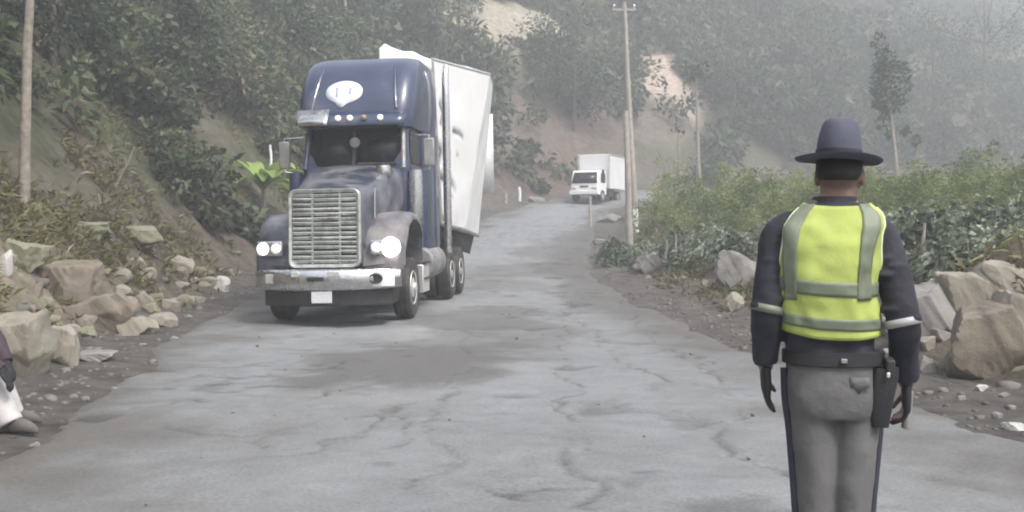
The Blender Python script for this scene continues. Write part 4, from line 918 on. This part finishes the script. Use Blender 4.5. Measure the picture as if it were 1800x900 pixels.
# ------------------------------------------------------------------ distant box truck
def box_truck():
    p = put(1046, 356, 66.5); z = float(road_z(66.5)) + 0.03
    t = empty('box_truck', (p.x - 0.80, 65.2, z), -R(24), 'small white box truck coming round the far bend', 'truck'); W = 0.93
    mb = MB(); mb.loft([rrect(-W, W, y0, 1.75, 0.12, zz) for zz, y0 in ((0.5, 0.02), (0.8, 0.0), (1.15, 0.02), (1.3, 0.05), (1.7, 0.2), (1.98, 0.34), (2.05, 0.48))]); mb.build('cab', M['white'], t)
    q = MB(); q.sheet([[(-0.86, 0.0, 1.22), (0.86, 0.0, 1.22)], [(-0.76, 0.26, 1.92), (0.76, 0.26, 1.92)]]); q.build('windscreen', M['glass'], t, mods=[('SOLIDIFY', dict(thickness=0.05))])
    for sx in (-1, 1):
        q = MB(); q.box((sx * 0.93, 0.98, 1.55), (0.03, 0.85, 0.6)); q.build('side_window', M['glass'], t, bevel=0.02)
        q = MB(); q.box((sx * 0.68, -0.01, 0.88), (0.34, 0.05, 0.18)); q.build('headlight', M['rim'], t, bevel=0.02)
        q = MB(); q.box((sx * 1.2, 0.2, 1.9), (0.16, 0.06, 0.32)); q.build('mirror', M['black'], t, bevel=0.02)
        wheel(t, sx * 0.86, 0.85, 0.40, 0.24, sx); wheel(t, sx * 0.86, 4.0, 0.40, 0.24, sx, dual=True)
    q = MB(); q.box((0, -0.005, 1.02), (0.55, 0.04, 0.1)); q.build('grille', M['black'], t)
    q = MB(); q.box((0, -0.05, 0.62), (1.95, 0.14, 0.24)); q.build('bumper', M['white'], t, bevel=0.03)
    q = MB(); q.box((0, 3.55, 2.05), (2.12, 3.2, 2.25)); bx = q.build('cargo_box', M['trailerwhite'], t, bevel=0.03)
    q = MB()
    for sx in (-1, 1):
        for zz in (0.95, 3.15): q.box((sx * 1.085, 3.55, zz), (0.03, 3.42, 0.07))
        for y in (1.86, 5.24): q.box((sx * 1.085, y, 2.05), (0.03, 0.07, 2.2))
    q.build('edge_trim', M['rim'], bx)
    q = MB(); q.box((0, 3.2, 0.72), (0.9, 4.6, 0.2)); q.box((0.75, 2.6, 0.62), (0.4, 1.0, 0.4)); q.build('chassis', M['black'], t)
box_truck()

# ------------------------------------------------------------------ people
def ellipse_ring(c, a, b, n=28, p=2.3, rx=0.0, ry=0.0):
    out = []; m = rot_xyz(rx, ry, 0)
    for k in range(n):
        t = 2 * math.pi * k / n; ct, st = math.cos(t), math.sin(t)
        out.append(Vector(c) + m @ Vector((a * math.copysign(abs(ct) ** (2 / p), ct), b * math.copysign(abs(st) ** (2 / p), st), 0)))
    return out
def limb(mb, pts, rad, seg=14, flat=1.0):
    """smooth tapered tube through joints"""
    P = [Vector(p) for p in pts]; out = []; rr_ = []
    n = len(P)
    for i in range(n - 1):
        p0, p1, p2, p3 = P[max(i - 1, 0)], P[i], P[i + 1], P[min(i + 2, n - 1)]
        for k in range(5):
            t = k / 5; t2, t3 = t * t, t * t * t
            out.append(0.5 * ((2 * p1) + (p2 - p0) * t + (2 * p0 - 5 * p1 + 4 * p2 - p3) * t2 + (3 * p1 - p0 - 3 * p2 + p3) * t3)); rr_.append(rad[i] * (1 - t) + rad[i + 1] * t)
    out.append(P[-1]); rr_.append(rad[-1])
    mb.tube(out, rr_, seg, flat=flat)
def ball(mb, c, r, seg=16):
    if not isinstance(r, (tuple, list)): r = (r, r, r)
    rings = []
    for k in range(1, 10):
        a = math.pi * k / 10; rings.append([(c[0] + r[0] * math.sin(a) * math.cos(2 * math.pi * j / seg), c[1] + r[1] * math.sin(a) * math.sin(2 * math.pi * j / seg), c[2] - r[2] * math.cos(a)) for j in range(seg)])
    mb.loft(rings)
def hand(mb, wrist, d, palm_n, side, curl=0.5, s=1.0):
    """palm + four fingers + thumb; d = pointing direction, palm_n = palm normal, side = thumb direction"""
    w_ = Vector(wrist); d = Vector(d).normalized(); pn = Vector(palm_n); pn = (pn - d * pn.dot(d)).normalized(); th = d.cross(pn).normalized()
    if th.dot(Vector(side)) < 0: th = -th
    for q in (-1, -0.33, 0.33, 1):
        limb(mb, [w_ - d * 0.01 + th * q * 0.016 * s, w_ + d * 0.045 * s + th * q * 0.027 * s, w_ + d * 0.088 * s + th * q * 0.031 * s], [0.017 * s, 0.015 * s, 0.0115 * s], 8)
    for q, L in ((1, 0.068), (0.33, 0.078), (-0.33, 0.073), (-1, 0.056)):
        b = w_ + d * 0.083 * s + th * q * 0.031 * s; pts = [b]; dd = d.copy()
        for k, f in enumerate((0.45, 0.32, 0.23)):
            dd = (dd + pn * curl * (0.35 + 0.3 * k)).normalized(); pts.append(pts[-1] + dd * L * f * s)
        limb(mb, pts, [0.0098 * s, 0.0092 * s, 0.0082 * s, 0.0065 * s], 8)
    b = w_ + d * 0.025 * s + th * 0.024 * s
    limb(mb, [b, b + (d * 0.6 + th * 0.7).normalized() * 0.036 * s, b + (d * 0.75 + th * 0.6 + pn * 0.3).normalized() * 0.066 * s, b + (d * 0.95 + th * 0.4 + pn * 0.5).normalized() * 0.09 * s], [0.0135 * s, 0.0115 * s, 0.0098 * s, 0.007 * s], 8)
def head(mb, c, s=1.0, face=(0, 1, 0)):
    """skull, jaw, nose, brow, lips and ears; face = looking direction (horizontal)"""
    c = Vector(c); f = Vector(face).normalized(); r = f.cross(Vector((0, 0, 1))).normalized()
    tmp = MB()
    ball(tmp, (0, 0.0, 0.03), (0.074, 0.095, 0.095)); ball(tmp, (0, 0.025, -0.045), (0.056, 0.068, 0.068))
    ball(tmp, (0, 0.098, -0.012), (0.013, 0.020, 0.024)); ball(tmp, (0, 0.088, -0.05), (0.024, 0.012, 0.010)); ball(tmp, (0, 0.078, -0.09), (0.024, 0.02, 0.018)); ball(tmp, (0, 0.080, 0.032), (0.045, 0.016, 0.012))
    for sx in (-1, 1): ball(tmp, (sx * 0.074, -0.006, 0.0), (0.009, 0.02, 0.031)); ball(tmp, (sx * 0.045, 0.07, -0.02), (0.022, 0.018, 0.018))
    mb.add([c + (r * p[0] + f * p[1] + Vector((0, 0, p[2]))) * s for p in tmp.v], tmp.f)
_tx2 = bpy.data.textures.new('cloth_folds', 'CLOUDS'); _tx2.noise_scale = 0.11; _tx2.noise_depth = 2
FOLDS = lambda k: [('DISPLACE', dict(texture=_tx2, strength=k, mid_level=0.5))]
REM = lambda v, it=6: [('REMESH', dict(mode='VOXEL', voxel_size=v, use_smooth_shade=True)), ('SMOOTH', dict(factor=0.5, iterations=it))]

def officer():
    OX, OY = 1.137, 3.64
    t = empty('person', (OX, OY, float(road_z(OY)) + 0.03), -R(5), 'person seen from behind in a flat brimmed hat, dark jacket, yellow vest and grey trousers', 'person')
    k = 3.64 / 1800
    P = lambda px, py, y=0.0: Vector(((px - 900) * k - OX, y, EYE + (400 - py) * k - 0.03))
    # torso shape: (z, cx, cy, half width, half depth)
    T = [(0.93, 0.000, 0.005, 0.154, 0.112), (1.00, -0.002, 0.0, 0.155, 0.112), (1.06, -0.008, 0.0, 0.150, 0.108), (1.12, -0.014, 0.0, 0.150, 0.108), (1.22, -0.026, -0.005, 0.152, 0.116), (1.34, -0.028, -0.012, 0.160, 0.120), (1.42, -0.022, -0.014, 0.168, 0.116), (1.47, -0.014, -0.012, 0.172, 0.104), (1.515, 0.0, -0.006, 0.152, 0.086), (1.555, 0.006, 0.0, 0.105, 0.070), (1.585, 0.012, 0.004, 0.072, 0.064), (1.62, 0.014, 0.010, 0.064, 0.062)]
    TZ = [a[0] for a in T]
    def tor(z): return [float(np.interp(z, TZ, [a[j] for a in T])) for j in range(1, 5)]
    def surf(th, z, off=0.0):
        """point on the torso: th = 0 at the middle of the back, + towards the right side"""
        cx, cy, a, b = tor(z); a += off; b += off; s_, c_ = math.sin(th), math.cos(th); p = 2.5
        wob = 0.010 * mnoise.noise(Vector((th * 2.2, z * 9, 3.0))) + 0.006 * mnoise.noise(Vector((th * 4 + z * 6, z * 19, 9.0)))
        return Vector((cx + (a + wob) * math.copysign(abs(s_) ** (2 / p), s_), cy - (b + wob) * math.copysign(abs(c_) ** (2 / p), c_), z))
    LS, LE, LW = P(1374, 412, -0.01), P(1348, 545, -0.03), P(1350, 640, 0.03)
    RS, RE, RW = P(1542, 416, -0.01), P(1574, 566, -0.05), P(1596, 668, 0.05)
    hdC = P(1478, 312, 0.02)
    # body (one continuous surface)
    b = MB()
    b.loft([ellipse_ring((cx, cy, z), a * 0.86, d * 0.86) for z, cx, cy, a, d in T[:-1]])
    limb(b, [P(1470, 385, 0.0), P(1473, 350, 0.01), hdC], [0.068, 0.064, 0.060])
    head(b, hdC, 1.06, face=(0.35, 1, 0))
    for S_, E_, W_, sd in ((LS, LE, LW, -1), (RS, RE, RW, 1)):
        limb(b, [Vector((sd * 0.10, 0, 1.45)), S_, (S_ + E_) / 2, E_, (E_ + W_) / 2, W_ + (W_ - E_) * 0.12], [0.05, 0.052, 0.046, 0.038, 0.034, 0.026])
    hips = ((-0.075, 0.0, 0.90), (0.085, 0.0, 0.90))
    legs = [[(-0.075, 0, 0.92), P(1431, 760, 0.0), P(1434, 900, 0.0), (-0.060, -0.015, 0.30), (-0.062, -0.01, 0.10)], [(0.085, 0, 0.92), P(1502, 760, 0.0), P(1494, 900, -0.02), (0.062, -0.035, 0.30), (0.08, -0.01, 0.10)]]
    for lg in legs: limb(b, lg, [0.082, 0.078, 0.056, 0.048, 0.038])
    ld = (LW - LE).normalized(); rd = (RW - RE).normalized()
    hand(b, LW + ld * 0.02, (0.05, 0.12, -1), (1, 0, 0), (0, 1, 0), 0.45)
    hand(b, RW + rd * 0.02, (0.02, 0.10, -1), (-1, 0.2, 0), (0, 1, 0), 1.25)
    body = b.build('body', M['skin'], t, mods=REM(0.0055, 3), smooth=180)
    # gloves
    for nm, W_, dd, pn, curl in (('glove', LW + ld * 0.02, (0.05, 0.12, -1), (1, 0, 0), 0.45), ('glove', RW + rd * 0.02, (0.02, 0.10, -1), (-1, 0.2, 0), 1.25)):
        g_ = MB(); hand(g_, W_, dd, pn, (0, 1, 0), curl, 1.10); g_.build(nm, M['leather'], t, mods=REM(0.0055, 2), smooth=180)
    # hair at the nape
    hr = MB(); f = Vector((0.35, 1, 0)).normalized()
    c = hdC - f * 0.012; rings = []
    for z, a, d in ((-0.012, 0.062, 0.080), (0.0, 0.072, 0.088), (0.015, 0.077, 0.093), (0.05, 0.080, 0.098), (0.10, 0.070, 0.086), (0.125, 0.045, 0.06)):
        rings.append([c + Vector((a * math.cos(2 * math.pi * j / 24), d * math.sin(2 * math.pi * j / 24), z)) - f * (0.012 if z < 0.04 else 0.0) + f * (-0.02 if (z < 0.04) else 0) for j in range(24)])
    hr.loft(rings); hr.build('hair', M['hair'], t)
    # jacket: torso and sleeves as one cloth surface
    j = MB(); j.loft([[surf(2 * math.pi * q / 40, z, 0.004) for q in range(40)] for z in np.linspace(0.985, 1.558, 26)])
    for S_, E_, W_, sd in ((LS, LE, LW, -1), (RS, RE, RW, 1)):
        mid = (S_ + E_) / 2; m2 = (E_ + W_) / 2
        limb(j, [Vector((sd * 0.09, -0.008, 1.475)), S_ + Vector((0, 0, 0.0)), mid + Vector((sd * 0.012, -0.008, 0)), E_ + Vector((sd * 0.004, -0.012, 0)), m2, W_], [0.060, 0.064, 0.060, 0.055, 0.051, 0.045], 18)
        for q in range(7):          # cloth folds around the elbow and upper arm
            u = 0.25 + q * 0.11; c0 = S_ * (1 - u) + E_ * u; ball(j, c0 + Vector((sd * 0.018 * math.sin(q * 2.3), -0.02, 0.01 * math.sin(q))), (0.053, 0.053, 0.022))
    jk = j.build('jacket', M['jacket'], t, mods=REM(0.007, 5) + FOLDS(0.015), smooth=180)
    cl = MB(); rings = []
    for z, a in ((1.535, 0.092), (1.555, 0.080), (1.576, 0.077), (1.580, 0.071), (1.555, 0.069)):
        cx, cy, _, _ = tor(z); rings.append(ellipse_ring((cx, cy, z), a, a * 0.95, 28, 2.0))
    cl.loft(rings, cap=False); cl.build('collar', M['jacket'], jk)
    # reflective arm bands
    for S_, E_, u, rx_, m_ in ((LS, LE, 0.98, 0.062, 'reflect'), (RS, RE, 0.98, 0.064, 'band')):
        c0 = S_ + (E_ - S_) * u; d = (E_ - S_).normalized(); a = MB(); a.tube([c0 - d * 0.014 + Vector((0.0, -0.012, 0)), c0 + d * 0.014 + Vector((0.0, -0.012, 0))], rx_, 22, cap=False); a.build('arm_band', M[m_], jk, mods=[('SOLIDIFY', dict(thickness=0.006))])
    # vest: back, front panels, with arm holes
    def patch(th0, th1, z0, z1, off, name, m_, parent, nt=24, nz=20, zcurve=0.0, thick=0.005):
        q = MB(); grid = []
        for i in range(nz + 1):
            row = []
            for k_ in range(nt + 1):
                u = k_ / nt; v = i / nz; th = (th0(v) if callable(th0) else th0) * (1 - u) + (th1(v) if callable(th1) else th1) * u
                zz0 = z0(th) if callable(z0) else z0; zz1 = z1(th) if callable(z1) else z1
                row.append(surf(th, zz0 + (zz1 - zz0) * v, off))
            grid.append(row)
        q.sheet(grid); return q.build(name, m_, parent, smooth=60, mods=[('SOLIDIFY', dict(thickness=thick, offset=1))])
    hem = lambda th: 1.105 - 0.022 * math.cos(th) ** 2 * (1 if abs(th) < 1.6 else 0.4) - 0.008 * math.sin(th)
    Z0, Z1 = 1.085, 1.552
    # half angle of the back panel, narrowing at the arm holes
    ha = lambda z: float(np.interp(z, [1.08, 1.20, 1.28, 1.36, 1.44, 1.50, 1.56], [1.60, 1.55, 1.35, 1.10, 0.98, 0.98, 1.02]))
    hav = lambda v: ha(Z0 + (Z1 - Z0) * v)
    vest = patch(lambda v: -hav(v), lambda v: hav(v) * 0.97, hem, lambda th: 1.562 - 0.020 * math.cos(th * 1.2), 0.021, 'vest', M['hiviz'], t, 40, 36)
    hf = lambda v: float(np.interp(Z0 + (Z1 - Z0) * v, [1.08, 1.20, 1.28, 1.40, 1.56], [1.60, 1.58, 1.85, 2.15, 2.12]))
    patch(hf, 3.05, hem, lambda th: 1.545 - 0.06 * (th - 2.1), 0.021, 'front_panel', M['hiviz'], vest, 22, 24)
    patch(lambda v: -hf(v), -3.05, hem, lambda th: 1.545 - 0.06 * (-th - 2.1), 0.021, 'front_panel', M['hiviz'], vest, 22, 24)
    for za, zb in ((1.245, 1.295), (1.128, 1.168)):
        patch(lambda v, z_=za: -ha(z_) + 0.0, lambda v, z_=za: ha(z_), lambda th, z_=za: z_ - 0.012 * math.cos(th) ** 2 - 0.012 * math.sin(th), lambda th, z_=zb: z_ - 0.012 * math.cos(th) ** 2 - 0.012 * math.sin(th), 0.0270, 'reflective_stripe', M['reflect'], vest, 40, 4, thick=0.002)
    patch(lambda v: -1.0 + 0.06 * v, lambda v: -0.64 + 0.10 * v, 1.22, 1.552, 0.0285, 'reflective_stripe', M['reflect'], vest, 6, 24, thick=0.002)
    patch(lambda v: 0.36 + 0.02 * v, lambda v: 0.74 + 0.02 * v, 1.22, 1.552, 0.0285, 'reflective_stripe', M['reflect'], vest, 6, 24, thick=0.002)
    for sg in (-1, 1):
        q = MB(); q.tube([surf(sg * ha(z), z, 0.023) for z in np.linspace(1.24, 1.538, 20)], 0.0055, 8); q.build('binding', M['piping'], vest)
    # trousers
    tr = MB(); tr.loft([ellipse_ring((0.004, 0.0, z), a, d, 32, 2.4) for z, a, d in ((0.80, 0.150, 0.105), (0.84, 0.162, 0.118), (0.90, 0.166, 0.124), (0.96, 0.164, 0.118), (1.0, 0.160, 0.112), (1.03, 0.156, 0.110))])
    for lg, sd in zip(legs, (-1, 1)):
        limb(tr, [Vector(lg[0]) + Vector((sd * 0.004, 0, 0)), lg[1], lg[2], lg[3], (lg[4][0], -0.012, 0.06)], [0.085, 0.079, 0.065, 0.060, 0.060], 20, flat=1.12)
        ball(tr, (sd * 0.07, -0.055, 0.88), (0.074, 0.06, 0.11))
    trs = tr.build('trousers', M['trouser'], t, mods=REM(0.007, 10) + FOLDS(0.012), smooth=180)
    for lg, sd in zip(legs, (-1, 1)):
        q = MB(); pts = [Vector((0.004 + sd * 0.168, 0.0, 0.97)), Vector((0.004 + sd * 0.164, 0, 0.86))] + [Vector(p) + Vector((sd * r_, 0.0, 0)) for p, r_ in zip(lg[1:4], (0.082, 0.067, 0.062))] + [Vector((lg[4][0] + sd * 0.064, -0.012, 0.07))]
        limb(q, pts, [0.016] * len(pts), 8); q.build('side_stripe', M['trousernavy'], trs)
    q = MB(); q.sheet([[Vector((x, -0.121 + 0.25 * (x - 0.06) ** 2, z - (0.018 if abs(x - 0.066) < 0.01 and z < 0.93 else 0))) for x in (0.035, 0.05, 0.066, 0.085, 0.10)] for z in (0.955, 0.935, 0.918)]); q.build('pocket_flap', M['trouser'], trs, mods=[('SOLIDIFY', dict(thickness=0.006))])
    q = MB(); q.loft([ellipse_ring((0.003, 0, z), a, d, 40, 2.4) for z, a, d in ((0.990, 0.170, 0.122), (0.992, 0.176, 0.127), (1.035, 0.174, 0.125), (1.037, 0.168, 0.12))]); bl = q.build('belt', M['leather'], t)
    q = MB(); q.box((0.012, -0.13, 1.012), (0.022, 0.012, 0.016)); q.build('belt_keeper', M['steel'], bl, bevel=0.003)
    # holster on the right hip, radio pouch
    q = MB(); q.loft([ellipse_ring(P(px, py, -0.075), a, d, 20, 3.0) for px, py, a, d in ((1535, 742, 0.028, 0.018), (1534, 725, 0.036, 0.024), (1537, 690, 0.042, 0.030), (1542, 655, 0.046, 0.034), (1543, 640, 0.044, 0.033))][::-1]); ho = q.build('holster', M['leather'], t)
    q = MB(); q.box(P(1548, 640, -0.09), (0.03, 0.05, 0.07), rx=R(12)); q.build('pistol_grip', M['black'], ho, bevel=0.006)
    q = MB(); q.box(P(1543, 650, -0.118), (0.012, 0.008, 0.018)); q.build('holster_snap', M['rim'], ho, bevel=0.003)
    # shoes
    for x in (-0.075, 0.08):
        q = MB(); q.loft([ellipse_ring((x, y, 0.045 + h_ * 0.25), a, 0.045 + h_ * 0.25, 18, 2.2, rx=R(90)) for y, a, h_ in ((-0.10, 0.025, 0.06), (-0.085, 0.036, 0.10), (-0.02, 0.042, 0.14), (0.06, 0.044, 0.06), (0.13, 0.046, 0.02), (0.18, 0.036, 0.0), (0.20, 0.018, -0.02))])
        for i, v in enumerate(q.v): q.v[i] = (v[0], v[1], max(v[2], 0.0))
        q.build('shoe', M['leather'], t)
    # hat: flat wide brim, tall pinched crown with band
    hc = P(1475, 281, 0.015); tilt = rot_xyz(R(-2), R(3.5), 0)
    q = MB(); rings = []
    for rx_, ry_, z in ((0.074, 0.092, -0.004), (0.100, 0.118, -0.008), (0.140, 0.156, -0.004), (0.150, 0.168, 0.004), (0.151, 0.169, 0.008), (0.140, 0.157, 0.004), (0.100, 0.118, 0.000), (0.078, 0.096, 0.012), (0.0765, 0.093, 0.030), (0.0755, 0.091, 0.055), (0.072, 0.086, 0.085), (0.066, 0.078, 0.112), (0.060, 0.070, 0.130), (0.052, 0.060, 0.141), (0.042, 0.048, 0.145), (0.026, 0.03, 0.140), (0.008, 0.01, 0.134)):
        ring = []
        for i in range(48):
            a = 2 * math.pi * i / 48; pin = 1.0
            if z > 0.06: pin = 1 - 0.16 * ((z - 0.06) / 0.1) * max(0, math.cos(2 * a + math.pi / 2 * 0 - math.pi)) - 0.05 * ((z - 0.06) / 0.1) * math.cos(4 * a)
            dip = 0.014 * math.sin(a) ** 2 * 0 - (0.006 * math.cos(2 * a) if rx_ > 0.12 else 0)
            ring.append(hc + tilt @ Vector((rx_ * pin * math.cos(a), ry_ * pin * math.sin(a), z + dip)))
        rings.append(ring)
    q.loft(rings); ht = q.build('hat', M['hat'], t, smooth=50)
    q = MB(); q.loft([[hc + tilt @ Vector((rx_ * math.cos(2 * math.pi * i / 40), ry_ * math.sin(2 * math.pi * i / 40), z)) for i in range(40)] for rx_, ry_, z in ((0.0795, 0.0975, 0.010), (0.0800, 0.098, 0.012), (0.0790, 0.0965, 0.034), (0.0770, 0.0945, 0.036))]); q.build('hat_band', M['hatband'], ht)
    return t, P, RW
off, OP, ORW = officer()
q = MB(); p = Vector(off.location) + Matrix.Rotation(-R(5), 3, 'Z') @ OP(1599, 735, 0.055)
q.lathe([(0.010, -0.045), (0.017, -0.042), (0.018, -0.015), (0.0125, 0.0), (0.0125, 0.09), (0.010, 0.095)], (0, 0, 0), seg=16)
tl = q.build('flashlight', M['steel']); tl.location = p + Vector((0, 0, 0.0)); tl.rotation_euler = (R(8), R(3), 0)
tag(tl, 'small grey flashlight hanging in the officer gloved right hand', 'flashlight')

def seated_person():
    """sits on a rock at the left edge; only a forearm, a hand and a lower leg reach into view"""
    sx, sy = -4.39, 7.62; gz = h1(-3.75, 7.55)
    t = empty('person', (sx, sy, gz), 0, 'person crouching at the left picture edge, dark sleeve and pale trousers just in view', 'person')
    pel = Vector((0.0, 0, 0.40)); ch = Vector((0.10, 0, 0.78)); nk = Vector((0.16, 0, 0.97)); hd = Vector((0.22, 0, 1.12))
    k1, a1 = Vector((0.50, -0.10, 0.47)), Vector((0.72, -0.14, 0.09)); k2, a2 = Vector((0.46, 0.16, 0.47)), Vector((0.56, 0.20, 0.09))
    s1, e1, w1 = Vector((0.16, -0.2, 0.90)), Vector((0.44, -0.26, 0.70)), Vector((0.70, -0.22, 0.47)); s2, e2, w2 = Vector((0.16, 0.2, 0.90)), Vector((0.42, 0.24, 0.66)), Vector((0.56, 0.14, 0.48))
    b = MB(); limb(b, [pel, (pel + ch) / 2, ch, nk], [0.12, 0.115, 0.13, 0.06]); limb(b, [nk - Vector((0, 0, 0.03)), hd], [0.055, 0.05]); head(b, hd, 1.0, (1, -0.1, 0))
    for s_, e, w_ in ((s1, e1, w1), (s2, e2, w2)): limb(b, [ch, s_, e, w_], [0.06, 0.05, 0.038, 0.027])
    hand(b, w1, (0.55, 0.0, -0.8), (-0.8, 0, -0.5), (0, 1, 0), 0.7); hand(b, w2, (0.5, -0.2, -0.8), (-0.8, 0, -0.5), (0, -1, 0), 0.7)
    for sd, k_, a in ((-1, k1, a1), (1, k2, a2)): limb(b, [pel + Vector((0.02, sd * 0.09, 0)), k_, (k_ + a) / 2, a], [0.085, 0.056, 0.05, 0.036])
    b.build('body', M['skin'], t, mods=REM(0.007, 3), smooth=180)
    j = MB(); limb(j, [pel + Vector((0, 0, 0.04)), (pel + ch) / 2, ch, nk - Vector((0, 0, 0.01))], [0.155, 0.15, 0.165, 0.08], 22)
    for s_, e, w_ in ((s1, e1, w1), (s2, e2, w2)): limb(j, [ch + Vector((0.02, 0, 0.04)), s_, (s_ + e) / 2, e, (e + w_) / 2, w_], [0.08, 0.078, 0.07, 0.064, 0.06, 0.052], 16)
    j.build('jacket', M['plum'], t, mods=REM(0.011, 5), smooth=180)
    for w_, d, sd in ((w1, (0.55, 0.0, -0.8), 1), (w2, (0.5, -0.2, -0.8), -1)):
        g_ = MB(); hand(g_, w_, d, (-0.8, 0, -0.5), (0, sd, 0), 0.7, 1.12); g_.build('glove', M['leather'], t, mods=REM(0.006, 2), smooth=180)
    tr = MB(); ball(tr, pel, (0.15, 0.18, 0.12))
    for sd, k_, a in ((-1, k1, a1), (1, k2, a2)): limb(tr, [pel + Vector((0.03, sd * 0.09, 0)), (pel + k_) / 2 + Vector((0, sd * 0.03, 0.03)), k_, (k_ + a) / 2, a + Vector((0.01, 0, -0.02))], [0.10, 0.095, 0.084, 0.085, 0.092], 18)
    tr.build('trousers', M['paletrouser'], t, mods=REM(0.011, 5), smooth=180)
    for a, yaw in ((a1, -0.1), (a2, 0.2)):
        q = MB(); q.loft([ellipse_ring((0, y, 0.04 + h_ * 0.3), a_, 0.04 + h_ * 0.3, 16, 2.2, rx=R(90)) for y, a_, h_ in ((-0.10, 0.025, 0.08), (-0.08, 0.038, 0.12), (0.0, 0.044, 0.16), (0.08, 0.044, 0.06), (0.15, 0.046, 0.02), (0.19, 0.036, -0.02), (0.215, 0.02, -0.06), (0.225, 0.006, -0.09))])
        for i, v in enumerate(q.v): q.v[i] = (v[0], v[1], max(v[2], 0.0))
        o = q.build('shoe', M['dustyshoe'], t); o.location = (a.x, a.y, 0.0); o.rotation_euler = (0, 0, -R(90) + yaw)
    hr = MB(); ball(hr, hd + Vector((-0.015, 0, 0.045)), (0.098, 0.083, 0.09)); hr.build('hair', M['hair'], t)
    # the rock underneath
    V = rock_shape(77, (0.62, 0.7, 0.40)); o = npmesh('boulder', V, ICO_F, M['rockgrey']); o.data.set_sharp_from_angle(angle=R(28)); o.location = (sx - 0.05, sy, gz + 0.09); tag(o, 'low grey rock the crouching person rests on', 'rock')
seated_person()

# ------------------------------------------------------------------ air
hz = MB(); hz.box((0, 0, 0), (760, 760, 240)); hm = bpy.data.materials.new('haze'); hm.use_nodes = True; n_ = hm.node_tree.nodes; n_.clear()
ho_ = n_.new('ShaderNodeOutputMaterial'); pv = n_.new('ShaderNodeVolumePrincipled'); pv.inputs['Density'].default_value = HAZE; pv.inputs['Color'].default_value = (0.74, 0.755, 0.775, 1); pv.inputs['Anisotropy'].default_value = 0.2
hm.node_tree.links.new(pv.outputs[0], ho_.inputs['Volume'])
h_ = hz.build('haze', hm, smooth=0); lo = -1.6; hi = max((o.matrix_world @ Vector(c)).z for o in [bpy.data.objects['ground']] for c in o.bound_box) + 9.0; print('haze top', hi)
h_.location = (0, 0, (lo + hi) / 2); h_.scale = (1, 1, (hi - lo) / 240); tag(h_, kind='stuff')
